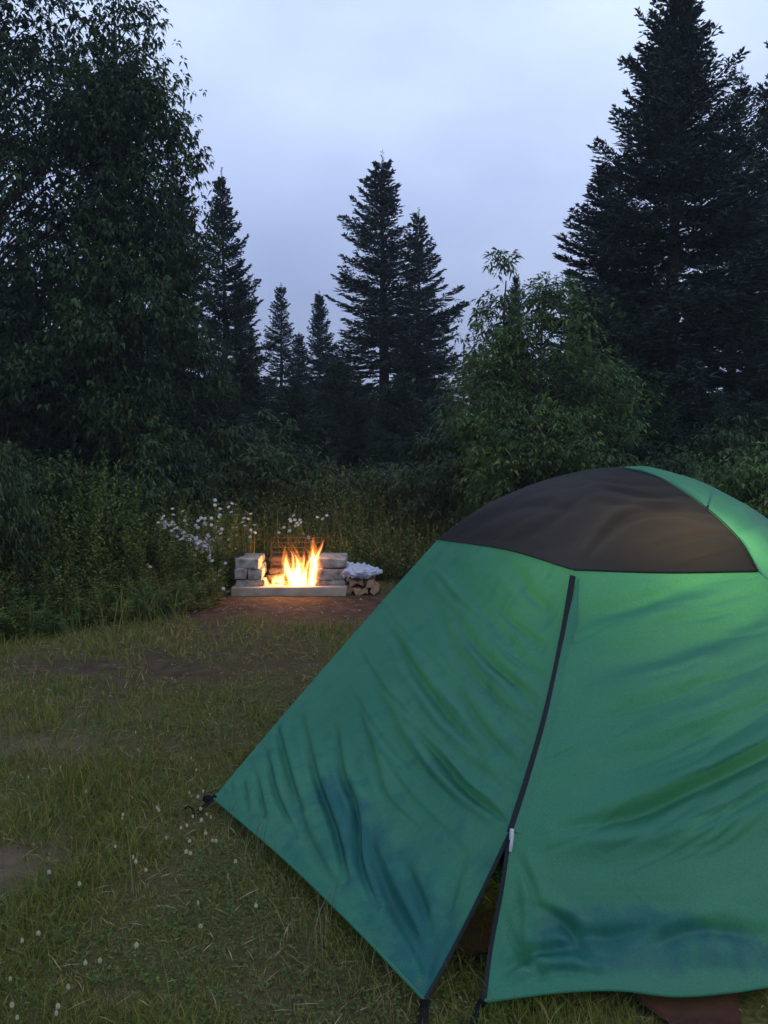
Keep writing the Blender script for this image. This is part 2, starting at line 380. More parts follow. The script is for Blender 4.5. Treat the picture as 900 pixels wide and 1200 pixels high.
# ------------------------------------------------------------- tall undergrowth (stuff) and weed plants (things)
def weed_stem_geo(n, x, y, z0, H, leafL, leafW, nleaf, pal, lean=.18, top=.35):
    """n stems with spiralled narrow leaves"""
    b = rng.uniform(0, 2*np.pi, n); L = np.abs(rng.normal(0, lean, n))
    D = norm(np.stack([np.cos(b)*L, np.sin(b)*L, np.ones(n)], -1))
    base = np.stack([x, y, z0], -1)
    q = np.linspace(.1, 1, nleaf)[None, :]+rng.uniform(-.02, .02, (n, nleaf))
    P = base[:, None]+D[:, None]*(q*H[:, None])[..., None]
    P[..., :2] += (D[:, None, :2]*(q**2*H[:, None])[..., None])*.6
    az = np.arange(nleaf)[None]*2.4+rng.uniform(0, 6, (n, 1))
    el = rng.uniform(-.1, .7, (n, nleaf))+q*.5
    ld = np.stack([np.cos(az)*np.cos(el), np.sin(az)*np.cos(el), np.sin(el)], -1)
    sd = norm(np.cross(ld, np.array([0, 0, 1.])))+rng.normal(0, .2, ld.shape)
    l = leafL*(1-top*q)*rng.uniform(.6, 1.25, q.shape); wd = leafW*rng.uniform(.7, 1.3, q.shape)
    V, F = diam(P.reshape(-1, 3), ld.reshape(-1, 3), sd.reshape(-1, 3), l.ravel(), wd.ravel(), droop=.25)
    C = np.repeat(np.repeat(pick(n, pal, .25), nleaf, 0)*rng.uniform(.75, 1.25, (n*nleaf, 1)), 4, 0)
    # the stems themselves
    s = np.stack([np.cos(b+1.5), np.sin(b+1.5), np.zeros(n)], -1)*.0035
    e = P[:, -1]
    SV = np.stack([base-s, base+s, e+s*.3, e-s*.3], 1).reshape(-1, 3); SF = np.arange(n*4).reshape(-1, 4)
    SCc = np.tile([[.06, .07, .025]], (n*4, 1))
    return np.concatenate([V, SV]), np.concatenate([F, SF+len(V)]), np.concatenate([C, SCc])
WP = [(.105, .155, .032), (.075, .13, .030), (.145, .165, .034), (.19, .17, .045)]
parts = []
def meadow(n, xr, yr, hf, dens_fn=None, **k):
    x = rng.uniform(*xr, n); y = rng.uniform(*yr, n)
    kk = np.abs(x) < .50*y+.4
    if dens_fn is not None: kk &= dens_fn(x, y)
    x, y = x[kk], y[kk]; n = len(x)
    parts.append(weed_stem_geo(n, x, y, gz(x, y)-.01, hf(x, y)*rng.uniform(.6, 1.15, n), **k))
def edge(x, y):   # ragged front edge of the overgrowth
    return (y > 8.75+.5*(vnoise(x, y*0, 1.3, 4)-.5)*2) | ((x < -1.55-.0*y) & (y > 8.0+.8*(vnoise(x, 0*x, 1.7, 8)-.5)))
meadow(7500, (-5.2, 5.5), (7.7, 10.6), lambda x, y: .28+.62*np.clip((y-8.4)/1.6, 0, 1)*(.6+.9*vnoise(x, y, 1.2, 12)), edge, leafL=.085, leafW=.017, nleaf=18, pal=WP)
meadow(2600, (-6, 6), (10.4, 12.5), lambda x, y: .8+.5*vnoise(x, y, 1., 13), None, leafL=.10, leafW=.03, nleaf=18, pal=WP)
meadow(3000, (-5.2, 5.5), (7.9, 9.6), lambda x, y: .12+.22*vnoise(x, y, 2., 14), lambda x, y: edge(x, y+.35) & ~((np.abs(x+.6) < .95) & (y < 8.65)), leafL=.07, leafW=.02, nleaf=8, pal=WP+[(.13, .12, .05)])
V, F = merge([(a, b) for a, b, c in parts]); C = np.concatenate([c for a, b, c in parts])
g = link('undergrowth', mesh_np('undergrowth', V, F, M['grass'], cols=C))
tag(g, 'tall green meadow overgrowth beyond the fire pit', 'undergrowth', kind='stuff')
# straw-coloured fine grass among it
n = 5200; x = rng.uniform(-4.2, -1.2, n); y = rng.uniform(5.7, 8.2, n); k = rng.random(n) < np.clip((y-5.8-.5*(x+2.9)*(x > -2.9)-.7*(vnoise(x, y, 1.5, 40)-.5))/1.2, 0, 1); k &= (x > -.5*y-.2) & (x < -1.62); x, y = x[k], y[k]; n = len(x)
V, F, C = blades(n, x, y, rng.uniform(.08, .38, n), np.full(n, .007), pick(n, WP, .3), lean=.4)
g = link('tussock_grass', mesh_np('tussock_grass', V, F, M['grass'], cols=C)); tag(g, 'loose taller grass fringing the left weed thicket', 'tall grass', kind='stuff')
n = 9000; x = rng.uniform(-5, 5, n); y = rng.uniform(7.6, 10.5, n); k = edge(x, y+.3) & ~((np.abs(x+.6) < .95) & (y < 8.65)); x, y = x[k], y[k]; n = len(x)
V, F, C = blades(n, x, y, rng.uniform(.25, .8, n)*np.clip((y-7)/2.2, .4, 1), np.full(n, .006), pick(n, [(.20, .21, .06), (.25, .21, .075), (.13, .18, .04)], .3), lean=.3)
g = link('long_grass', mesh_np('long_grass', V, F, M['grass'], cols=C)); tag(g, 'long seeding grass mixed through the overgrowth', 'long grass', kind='stuff')

# weed plants of the left thicket
protos = []
for vi in range(5):
    n = 9
    th = rng.uniform(0, 6.28, n); rr = rng.uniform(0, .14, n)
    V, F, C = weed_stem_geo(n, rr*np.cos(th), rr*np.sin(th), np.zeros(n), rng.uniform(.62, 1.0, n), leafL=.11, leafW=.020, nleaf=44, pal=WP[:3], lean=.13, top=.55)
    protos.append(mesh_np('weed_plant', V, F, M['grass'], cols=C))
def thick_h(x, y):
    u, v = PX(np.array([x, y, 0.]))
    return 1.0
spots = []
tries = 0
while len(spots) < 150 and tries < 9000:
    tries += 1
    yy = random.uniform(5.9, 9.0); xx = random.uniform(-4.9, -1.55)
    if xx < -.5*yy-.2: continue
    front = 6.25 + (xx+2.9)*.9 if xx > -2.9 else 6.25
    front = max(6.1, front)
    if yy < front+random.uniform(-.35, .45): continue
    if any((xx-a)**2+(yy-b)**2 < .19**2 for a, b, c in spots): continue
    dd = max(0, min(1, (yy-front)/1.1))
    spots.append((xx, yy, (.25+.9*dd*(1 if xx < -2.4 else .72))*random.uniform(.75, 1.15)))
for i, (xx, yy, hh) in enumerate(spots):
    o = link('weed_plant', protos[i % 5], None, (xx, yy, -.01), random.uniform(0, 6.28))
    o.scale = (1, 1, hh*random.uniform(.9, 1.15)*1.05)
    tag(o, 'tall leafy green weed in the dense thicket on the left of the clearing', 'weed', 'leafy weeds of the left thicket')

# ------------------------------------------------------------- trees
def conifer(seed, H, Rb, step=.17, nb=6, power=.85, low=.12, sparse=0., needle=.085, wid=.022, up=.5, pal=None, bare=0.):
    r = np.random.default_rng(seed)
    pal = np.array(pal or [(.024, .047, .036), (.030, .057, .042), (.019, .038, .031)])
    tz = np.linspace(0, H, 14); sway = np.cumsum(r.normal(0, .012*H/8, (14, 2)), 0)
    tp = np.column_stack([sway, tz]); tr = np.linspace(.016*H, .006, 14)
    wood = [tube_np(tp, tr, 8)]
    Bs, Ds, Ss, Ls, Ws, Cs = [], [], [], [], [], []
    z = low*H
    while z < H*.985:
        f = z/H
        prof = (1-f)**power*(1-.25*np.exp(-((f-low)/.08)**2))+.004
        k = max(3, int(round(nb*(1 if f < .9 else .7))))
        a0 = r.uniform(0, 6.28)
        for j in range(k):
            if r.random() < sparse*(1.6-f): continue
            if f < bare and r.random() < .75: continue
            az = a0+j*6.283/k+r.normal(0, .28)
            lf = 1+.17*math.sin(az*1+z*1.1+seed)+.13*math.sin(2*az-z*2.3+seed*2)
            l = Rb*prof*r.uniform(.55, 1.2)*lf+.05
            if lf < .80 and r.random() < .45: continue
            e0 = (-.30+1.15*f**1.6)+r.normal(0, .1)
            hz = np.array([np.cos(az), np.sin(az), 0]); sd = np.array([-np.sin(az), np.cos(az), 0])
            c = np.array([np.interp(z, tz, tp[:, 0]), np.interp(z, tz, tp[:, 1]), z+r.normal(0, .04)])
            nt_ = max(5, int(l/.055)); t = np.linspace(.10, 1, nt_)
            zc = l*(np.sin(e0)*t-.16*t*(1-f)+.26*up*t**3)
            P = c+hz*(l*t*np.cos(e0*.8))[:, None]; P[:, 2] += zc
            P += sd*(r.normal(0, .05)*l*t**2)[:, None]
            T = norm(np.gradient(P, axis=0))
            if l > .35: wood.append(tube_np(np.vstack([c, P[::max(1, nt_//5)], P[-1]]), np.linspace(.006+.008*l, .002, 2+len(P[::max(1, nt_//5)])), 3))
            cb = pal[r.integers(len(pal))]*r.uniform(.75, 1.3)
            for s in (-1, 1):
                tl = (.36*l*(1-t)**.8*np.minimum(1, t*3.5)+.07)*r.uniform(.6, 1.3, nt_)
                td = norm(T*.75+sd*s*r.uniform(.55, 1.0, nt_)[:, None]+np.array([0, 0, 1])*r.normal(-.10, .16, nt_)[:, None])
                ns = 5
                q = np.linspace(.12, .92, ns)
                for qi in q:
                    pb = P+td*(tl*qi)[:, None]
                    tl_n = np.maximum(needle*.6, np.minimum(needle*1.5, tl*.42))*r.uniform(.7, 1.2, nt_)
                    for s2 in (-1, 1):
                        nd = norm(td+np.cross(td, [0, 0, 1])*s2*r.uniform(.3, .8, nt_)[:, None]+np.array([0, 0, 1])*r.normal(.05, .3, nt_)[:, None])
                        Bs.append(pb); Ds.append(nd); Ss.append(np.cross(nd, r.normal(0, 1, (nt_, 3)))); Ls.append(tl_n); Ws.append(np.full(nt_, wid)*r.uniform(.7, 1.3, nt_)); Cs.append(cb*r.uniform(.7, 1.35, (nt_, 1)))
            # along the leader of the branch
            nd = norm(T+r.normal(0, .35, T.shape))
            Bs.append(P); Ds.append(nd); Ss.append(np.cross(nd, r.normal(0, 1, (nt_, 3)))); Ls.append(np.full(nt_, needle*1.1)); Ws.append(np.full(nt_, wid)); Cs.append(np.tile(cb, (nt_, 1)))
        z += step*(.75+.5*r.random())*(1-.45*f)
    # leader tuft
    n = 40; pz = r.uniform(H*.965, H*1.02, n); pb = np.column_stack([np.full(n, tp[-1, 0]), np.full(n, tp[-1, 1]), pz])
    nd = norm(np.column_stack([r.normal(0, .5, (n, 2)), np.full(n, .8)])); Bs.append(pb); Ds.append(nd); Ss.append(np.cross(nd, r.normal(0, 1, (n, 3)))); Ls.append(np.full(n, .08)); Ws.append(np.full(n, .014)); Cs.append(np.tile(pal[0], (n, 1)))
    V, F = diam(np.concatenate(Bs), np.concatenate(Ds), np.concatenate(Ss), np.concatenate(Ls), np.concatenate(Ws))
    C = np.repeat(np.concatenate(Cs), 4, 0)
    cm = mesh_np('crown', V, F, M['needle'], cols=C)
    wv, wf = merge(wood)
    wv2, _ = wv, wf
    return cm, mesh_np('trunk', wv, wf, M['bark'], smooth=True)
def plant_tree(kind, meshes, loc, label, cat, rotz=0, scale=(1, 1, 1), group=None):
    o = empty(kind, loc, label, cat, group, rotz); o.scale = scale
    link('crown', meshes[0], o); link('trunk', meshes[1], o); return o

def broadleaf(seed, H, prof, nclus, ngr, leafL, leafW, pal, cr=.28, low=.25, trunk_r=.07, stems=1, droop=.45, nleaf=6):
    """prof(f) -> crown radius at height fraction f"""
    r = np.random.default_rng(seed); pal = np.array(pal)
    wood = []
    tz = np.linspace(0, H*.93, 12); tp = np.column_stack([np.cumsum(r.normal(0, .02*H/8, (12, 2)), 0), tz])
    wood.append(tube_np(tp, np.linspace(trunk_r, .008, 12), 8))
    cz, C0 = [], []
    while len(C0) < nclus:
        f = r.uniform(low, 1); Rf = prof(f)
        if r.random() > (Rf/max(prof(q) for q in (.3, .5, .7)))**1.4+.06: continue
        a = r.uniform(0, 6.28); lob = 1+.22*math.sin(3*a+seed+5*f)+.14*math.sin(7*a+9*f)+.16*math.sin(2*a-17*f+seed)
        rad = Rf*lob*r.uniform(.15, 1)**.45
        C0.append((rad*math.cos(a), rad*math.sin(a), f*H+r.normal(0, .06)))
    C0 = np.array(C0)
    for c in C0:
        zb = max(.08*H, c[2]-.55*math.hypot(c[0], c[1])-.1*r.random()); b = np.array([np.interp(zb, tz, tp[:, 0]), np.interp(zb, tz, tp[:, 1]), zb])
        t = np.linspace(0, 1, 6)[:, None]; mid = b+(c-b)*t; mid[:, 2] += (.12*np.linalg.norm(c-b)*np.sin(t[:, 0]*np.pi)); mid[1:-1] += r.normal(0, .025, (4, 3))
        wood.append(tube_np(mid, np.linspace(.008+.012*np.linalg.norm(c-b)/2, .0025, 6), 4))
    Bs, Ds, Ss, Ls, Ws, Cs = [], [], [], [], [], []
    for c in C0:
        g = np.clip(r.normal(0, 1, (ngr, 3)), -1.7, 1.7)*np.array([cr, cr, cr*.62])*r.uniform(.7, 1.25)*.6+c
        cb = pal[r.integers(len(pal))]*r.uniform(.75, 1.3)
        outd = norm(g-c+np.array([c[0], c[1], 0])*.35+r.normal(0, .05, g.shape))
        for kf in range(nleaf):
            a = r.uniform(0, 6.28, ngr)
            d = norm(outd*.6+np.column_stack([np.cos(a), np.sin(a), r.uniform(-.9, .5, ngr)]))
            Bs.append(g+d*.02); Ds.append(d); Ss.append(np.cross(d, [0, 0, 1.])+r.normal(0, .25, d.shape)); sz = r.uniform(.45, 1.35, ngr); Ls.append(leafL*sz); Ws.append(leafW*sz*r.uniform(.75, 1.2, ngr)); Cs.append(cb*r.uniform(.75, 1.3, (ngr, 1)))
    V, F = diam(np.concatenate(Bs), np.concatenate(Ds), np.concatenate(Ss), np.concatenate(Ls), np.concatenate(Ws), droop=droop)
    C = np.repeat(np.concatenate(Cs), 4, 0)
    wv, wf = merge(wood)
    return mesh_np('crown', V, F, M['leaf'], cols=C), mesh_np('trunk', wv, wf, M['bark'], smooth=True)

def at(u, Yd): return (U(u, 600, Y=Yd)[0]*1.0, Yd, -.03)
def ht(v, Yd): return U(450, v, Y=Yd)[2]

sp_full = conifer(11, 8.6, 2.0, step=.17, nb=8, power=.80, low=.06, needle=.10, wid=.026, up=.9)
sp_main = conifer(17, 8.6, 2.35, step=.18, nb=8, power=.92, low=.06, sparse=.07, needle=.11, wid=.026, up=1.0)
sp_airy = conifer(23, 8.4, 2.1, step=.25, nb=6, power=.95, low=.05, sparse=.12, needle=.12, wid=.030, up=1.0)
sp_airy2 = conifer(29, 8.4, 1.75, step=.23, nb=6, power=.85, low=.05, sparse=.15, needle=.12, wid=.030, up=.8)
sp_slim = conifer(31, 6.0, .85, step=.19, nb=6, power=.6, low=.04, sparse=.1, needle=.09, wid=.026, up=.5)
sp_spire = conifer(37, 6.0, .95, step=.17, nb=7, power=.7, low=.04, needle=.09, wid=.026, up=.7)
sp_bare = conifer(41, 9.0, 1.5, step=.28, nb=6, power=.6, low=.08, sparse=.30, needle=.10, wid=.026, up=.6, bare=.45)
sp_young = conifer(53, 3.2, 1.15, step=.17, nb=7, power=.7, low=.04, needle=.10, wid=.026, up=.9, pal=[(.028, .055, .030), (.034, .066, .033), (.022, .044, .027)])
def spruce(ms, H0, u, v, Yd, label, wide=1., rot=0, kind='spruce_tree', group=None):
    s = ht(v, Yd)/H0
    return plant_tree(kind, ms, at(u, Yd), label, 'spruce tree', rot, (s*wide, s*wide, s), group)
spruce(sp_main, 8.6, 780, -24, 13, 'tallest dark spruce, thick and pointed, rising behind the right side of the tent', 1.25, 1.4)
spruce(sp_main, 8.6, 915, 10, 14.2, 'tall dark spruce cut off by the right edge of the view', .95, 1.)
spruce(sp_bare, 9.0, 848, 90, 15.5, 'thin bare-stemmed spruce between the tallest spruce and the one at the right edge', 1.0, 2.5)
spruce(sp_airy2, 8.4, 696, 196, 14.2, 'small pointed spruce tight against the left flank of the tallest spruce', 1.75, .8)
spruce(sp_airy, 8.4, 447, 186, 20, 'layered spruce standing tallest in the middle of the gap', 1.5, .3)
spruce(sp_airy2, 8.4, 491, 248, 21.5, 'slightly shorter spruce touching the right side of the middle one', 1.2, 3.9)
spruce(sp_airy2, 8.4, 264, 203, 15, 'narrow dark spruce beside the leafy tree on the left', .95, 2.)
spruce(sp_spire, 6.0, 214, 215, 14, 'spruce half hidden inside the leafy tree on the left', 1.0, 4.)
spruce(sp_slim, 6.0, 330, 336, 24, 'small sharp spruce tip left of the gap', 1.0, 1.)
spruce(sp_spire, 6.0, 352, 392, 25, 'shortest spruce tip between two sharper ones', 1.1, 5.)
spruce(sp_spire, 6.0, 375, 345, 24.5, 'thin needle-like spruce tip left of the middle spruce', .9, 2.6)
spruce(sp_spire, 6.0, 285, 330, 19, 'dark spruce leaning out to the right of the narrow one', 1.2, 5.1)
spruce(sp_full, 8.6, 600, 322, 17, 'faint spruce leader poking out above the pale leafy tree', .55, 1.1)
spruce(sp_full, 8.6, 40, 300, 14, 'dark spruce bulk behind the leafy tree at the left edge', .9, 3.)
spruce(sp_full, 8.6, 130, 350, 14.5, 'second dark spruce behind the left leafy tree', .8, 5.)
fills = [(300, 430, 16), (345, 455, 15), (398, 425, 18), (420, 470, 14), (470, 440, 17), (505, 452, 19), (540, 470, 22), (250, 440, 13), (200, 430, 12.5), (375, 500, 12.5),
         (320, 505, 12.2), (455, 512, 12), (500, 500, 12.6), (690, 350, 12.2), (730, 330, 15), (780, 430, 12), (830, 465, 11.6), (885, 475, 11.8), (960, 420, 13), (750, 440, 11.2), (90, 400, 12), (20, 390, 12.5), (150, 420, 13), (555, 478, 16), (655, 420, 14), (600, 450, 13), (815, 470, 17)]
for i, (u, v, Yd) in enumerate(fills):
    spruce(sp_young if i % 3 else sp_spire, 3.2 if i % 3 else 6.0, u, v, Yd, 'young dark spruce filling the gloom below the tall treetops', 1.15 if i % 3 else 1.6, i*1.7, 'young_spruce', 'young spruces filling the treeline')
# far forest as low solid masses of spruces
for i in range(34):
    u = -60+i*31+random.uniform(-8, 8); Yd = random.uniform(27, 34); v = random.uniform(440, 478)
    if 515 < u < 560: v = 470
    spruce(sp_spire, 6.0, u, v, Yd, 'distant spruce in the dark forest edge behind the clearing', 2.6, i*.9, 'distant_spruce', 'distant spruces of the forest edge')

LP = [(.040, .080, .030), (.030, .064, .032), (.054, .094, .032), (.024, .050, .026)]
LB = [(.080, .140, .040), (.055, .11, .038), (.105, .165, .046)]
t1 = broadleaf(5, 9.0, lambda f: 1.85*math.sin(min(1, max(.02, (1-f)/.75))*math.pi/2)**.8, 350, 44, .076, .036, LP, cr=.40, low=.12, trunk_r=.11)
plant_tree('leafy_tree', t1, at(5, 10.5), 'big leafy tree at the left edge with sky glinting through its crown', 'leafy tree', 0, (1, 1, 1.03))
t2 = broadleaf(8, 6.9, lambda f: .98*math.sin(min(1, max(.02, (1-f)/.75))*math.pi/2)**.8, 270, 44, .074, .034, LP, cr=.34, low=.1, trunk_r=.08)
plant_tree('leafy_tree', t2, at(160, 10.0), 'leafy tree whose drooping sprays lean over the narrow spruce', 'leafy tree', 1.2, (.86, .86, ht(-60, 10)/6.9))
t3 = broadleaf(12, 3.3, lambda f: .94*math.sin(min(1, max(.02, (1-f)/.6))*math.pi/2)**.8, 250, 32, .070, .023, LB, cr=.24, low=.06, trunk_r=.05, droop=.3)
plant_tree('ash_sapling', t3, at(632, 9.3), 'pale green bushy leafy tree right behind the tent top', 'leafy tree', 0, (1, 1, ht(328, 9.3)/3.3))
t4 = broadleaf(13, 3.4, lambda f: .36*math.sin(min(1, max(.02, (1-f)/.9))*math.pi/2)**.6+.03, 90, 16, .08, .025, LB, cr=.15, low=.15, trunk_r=.03, droop=.3)
plant_tree('ash_sapling', t4, at(580, 9.8), 'slim leafy shoot rising left of the pale bushy tree', 'leafy tree', 0, (1, 1, ht(300, 9.8)/3.4))
t5 = broadleaf(14, 2.9, lambda f: .5*math.sin(min(1, max(.02, (1-f)/.7))*math.pi/2)**.7, 70, 10, .07, .03, LP, cr=.25, low=.2, trunk_r=.03)
plant_tree('thin_sapling', t5, at(541, 13), 'thin wispy sapling against the sky beside the middle spruces', 'sapling', 0, (1.1, 1.1, ht(382, 13)/2.9))
# shrubs
SP_ = [(.042, .075, .026), (.034, .064, .024), (.054, .086, .028)]
SH = [broadleaf(60+i, 1.6, lambda f: .85*math.sin(min(1, max(.02, (1-f)/.6))*math.pi/2)**.6, 75, 30, .085, .032, SP_, cr=.24, low=.05, trunk_r=.03) for i in range(3)]
SHB = broadleaf(70, 1.6, lambda f: .85*math.sin(min(1, max(.02, (1-f)/.6))*math.pi/2)**.6, 75, 28, .09, .032, [(.08, .14, .032), (.095, .15, .036), (.065, .12, .032)], cr=.24, low=.05, trunk_r=.03)
def shrub(ms, u, v, Yd, label, wide=1., group=None):
    s = ht(v, Yd)/1.65
    plant_tree('shrub', ms, at(u, Yd), label, 'shrub', u*.1, (wide*s, wide*s, s), group)
shrub(SH[0], 20, 528, 8.2, 'dense dark shrub at the left edge behind the weeds', 1.35)
shrub(SH[1], 100, 545, 8.8, 'rounded shrub behind the left weed thicket', 1.2)
shrub(SH[2], 285, 490, 10.8, 'dark shrub at the foot of the spruces left of the fire', 1.05)
shrub(SHB, 295, 572, 10.2, 'low brighter leafy bush just above the daisies', .9)
shrub(SH[0], 390, 545, 11.0, 'dark shrub directly behind the fire pit', 1.2)
shrub(SH[1], 455, 540, 11.3, 'dark shrub between the fire pit and the pale leafy tree', 1.2)
shrub(SH[2], 530, 500, 10.4, 'shrub at the left foot of the pale leafy tree', 1.0)
shrub(SHB, 600, 545, 9.6, 'brighter shrub below the pale leafy tree', 1.1)
shrub(SH[0], 690, 520, 9.8, 'shrub behind the crest of the tent', 1.2)
shrub(SH[1], 780, 520, 9.8, 'dark shrub under the tallest spruce', 1.1)
shrub(SHB, 895, 520, 8.0, 'bush with brighter leaves at the right edge beyond the tent', .95)
shrub(SH[2], 850, 495, 10.6, 'dark shrub between the tallest spruce and the right edge', 1.)
shrub(SH[0], 200, 520, 10.8, 'dark shrub between the left trees and the daisies', 1.1)
shrub(SH[1], -12, 505, 6.9, 'leafy bush poking in at the left edge above the weeds', .55)

# ------------------------------------------------------------- fire pit
pit = empty('fire_pit', (-.9, 8.2, 0), 'low stone block fire pit with a slab base and iron grate', 'fire pit')
def stones(specs, mat_, name, parent, loc0=(-.9, 8.2, 0), jit=.008, bev=.013):
    bm = bmesh.new()
    for (x0, x1, y0, y1, z0, z1) in specs:
        b2 = bmesh.new(); bmesh.ops.create_cube(b2, size=1)
        for v in b2.verts:
            v.co = Vector(((x0+x1)/2+v.co.x*(x1-x0)-loc0[0], (y0+y1)/2+v.co.y*(y1-y0)-loc0[1], (z0+z1)/2+v.co.z*(z1-z0)))
            v.co += Vector([random.uniform(-jit, jit) for _ in range(3)])
        bmesh.ops.bevel(b2, geom=list(b2.edges), offset=bev, segments=3, profile=.6, affect='EDGES')
        bmesh.ops.subdivide_edges(b2, edges=list(b2.edges), cuts=1, use_grid_fill=True)
        for v in b2.verts:
            v.co += mnoise.noise_vector(v.co*18+Vector((x0*9, z0*7, 0)))*.010
        me = bpy.data.meshes.new('t'); b2.to_mesh(me); b2.free(); bm.from_mesh(me); bpy.data.meshes.remove(me)
    return bm_obj(name, bm, mat_, parent, smooth=True)
stones([(-1.435, -.355, 7.90, 8.62, -.03, .085)], M['concrete'], 'base_slab', pit, bev=.01)
# left pier : three courses, front cheek wider at the front
xl, xr = -1.405, -1.16
stones([(xl, xr+.03, 7.97, 8.25, .085, .145), (xl, xl+.11, 7.96, 8.2, .148, .245), (xl+.115, xr+.01, 7.97, 8.22, .148, .245), (xl, xr-.02, 7.97, 8.2, .249, .338),
        (xl+.01, xr-.02, 8.23, 8.50, .145, .25), (xl+.02, xr-.03, 8.22, 8.50, .253, .33)], M['stone'], 'side_wall', pit)
xl, xr = -.70, -.365
stones([(xl+.02, xr, 7.97, 8.3, .085, .15), (xl+.03, xr, 7.96, 8.3, .153, .252), (xl, xr+.005, 7.97, 8.25, .256, .338),
        (xl+.04, xr, 8.32, 8.50, .085, .25), (xl+.04, xr, 8.27, 8.50, .253, .33)], M['stone'], 'side_wall', pit)
stones([(-1.15, -.91, 8.44, 8.58, .09, .2), (-.905, -.67, 8.44, 8.58, .09, .2), (-1.15, -.67, 8.45, 8.58, .204, .29)], M['soot'], 'back_wall', pit)
# upright grate
prt = []
gx0, gx1, gz0, gz1, gy = -1.13, -.62, .20, .485, 8.42
def bar(a, b, r_=.005): prt.append(tube_np(np.array([a, (np.array(a)+b)/2, b]), r_, 6))
for z_ in np.linspace(gz0, gz1, 7): bar(np.array([gx0, gy+(z_-gz0)*.25, z_]), np.array([gx1, gy+(z_-gz0)*.25, z_]), .0045)
for x_ in (gx0, gx0+.17, gx0+.34, gx1): bar(np.array([x_, gy, gz0-.1]), np.array([x_, gy+(gz1-gz0)*.25, gz1]), .006)
V, F = merge(prt); V = V-np.array([-.9, 8.2, 0])
link('grate', mesh_np('grate', V, F, M['rust'], smooth=True), pit)
# ash bed
bm = bmesh.new(); bmesh.ops.create_icosphere(bm, subdivisions=4, radius=1)
for v in bm.verts:
    v.co = Vector((v.co.x*.24, v.co.y*.24, max(v.co.z, -.2)*.03)); v.co.z += .008*mnoise.noise(v.co*30)
o = bm_obj('ember_bed', bm, M['ember'], None, True, loc=(-.92, 8.27, .095)); tag(o, 'bed of glowing embers and ash under the burning logs', 'embers')
# burning logs
def log(p0, p1, r_, mat_, label, group=None, name='burning_log'):
    p0 = np.array(p0); p1 = np.array(p1); t = np.linspace(0, 1, 12)[:, None]; P = p0+(p1-p0)*t; c = P.mean(0)
    V, F = tube_np(P, r_*(1+.12*np.sin(np.arange(12)*1.7)), 14)
    V = V+np.array([list(mnoise.noise_vector(Vector(v*14))) for v in V])*.008
    bm = bmesh.new(); vs = [bm.verts.new(Vector(v-c)) for v in V]
    for f in F: bm.faces.new([vs[i] for i in f])
    bm.faces.new(vs[:14][::-1]); bm.faces.new(vs[-14:])
    o = bm_obj(name, bm, mat_, None, True, loc=c); return tag(o, label, 'log', group)
log((-1.14, 8.13, .125), (-.80, 8.30, .14), .032, M['char'], 'thin charred log poking out at the left of the flames')
log((-1.12, 8.20, .185), (-.78, 8.33, .175), .030, M['char'], 'charred log lying across the top on the left of the fire')
log((-.93, 8.09, .15), (-.86, 8.42, .16), .042, M['char'], 'log seen end-on in the middle of the fire')
log((-.84, 8.10, .125), (-.70, 8.36, .14), .038, M['char'], 'short charred log at the right of the fire')
# flames : closed tongues that glow through their volume
def tongue(x, y, z, h, r_, lean, seed, squash=1.0):
    n = 22; t = np.linspace(0, 1, n)
    prof = np.sin(np.pi*np.clip(t*.9+.1, 0, 1))**.75*(1-t)**.55+.0
    prof[-1] = .01; prof[0] *= .5
    rr = np.random.default_rng(seed); ph = rr.uniform(0, 6, 4)
    cx = x+lean*h*t**1.3+.10*h*t*np.sin(5*t+ph[0])+.05*r_*np.sin(13*t+ph[2]); cy = y+.06*h*np.sin(4*t+ph[1])*t; cz = z+h*t
    V, F = tube_np(np.column_stack([cx, cy, cz]), r_*prof, 14)
    a = np.tile(np.arange(14)/14*2*np.pi, n); tt = np.repeat(t, 14)
    cc = np.repeat(np.column_stack([cx, cy, cz]), 14, 0)
    k = 1+.30*np.sin(3*a+9*tt+ph[2])*tt+.20*np.sin(5*a-14*tt+ph[3])*(1-tt)
    V = cc+(V-cc)*k[:, None]
    V[:, 1] = cc[:, 1]+(V[:, 1]-cc[:, 1])*squash
    return V, F
def closed(name, V, F, m_, parent, c):
    bm = bmesh.new(); vs = [bm.verts.new(Vector(v-c)) for v in V]
    for f in F: bm.faces.new([vs[i] for i in f])
    bm.faces.new(vs[:14]); bm.faces.new(vs[-14:][::-1])
    bmesh.ops.recalc_face_normals(bm, faces=bm.faces)
    return bm_obj(name, bm, m_, parent, True)
fc = np.array([-.9, 8.2, .12])
fl = empty('campfire_flames', fc, 'bright yellow campfire flames leaping from the logs in the fire pit', 'flames')
def fp(u, v): return U(u, v, Y=8.2)
specs = [  # base px, tip px, radius
    ((348, 686), (354, 628+22), .085, 1), ((343, 684), (338, 640), .06, 2), ((366, 686), (376, 629), .075, 3), ((372, 680), (364, 642), .05, 4), ((355, 686), (361, 655), .075, 5),
    ((332, 684), (336, 664), .05, 6), ((323, 683), (326, 668), .035, 7), ((317, 682), (316, 671), .025, 8), ((352, 684), (347, 637), .045, 9), ((369, 684), (371, 636), .05, 10), ((327, 680), (332, 670), .04, 12), ((378, 680), (379, 645), .03, 11), ((347, 672), (341, 633), .022, 13), ((357, 668), (357, 641), .022, 14), ((372, 660), (380, 626), .024, 15), ((362, 664), (367, 646), .020, 16), ((338, 670), (331, 652), .018, 17)]
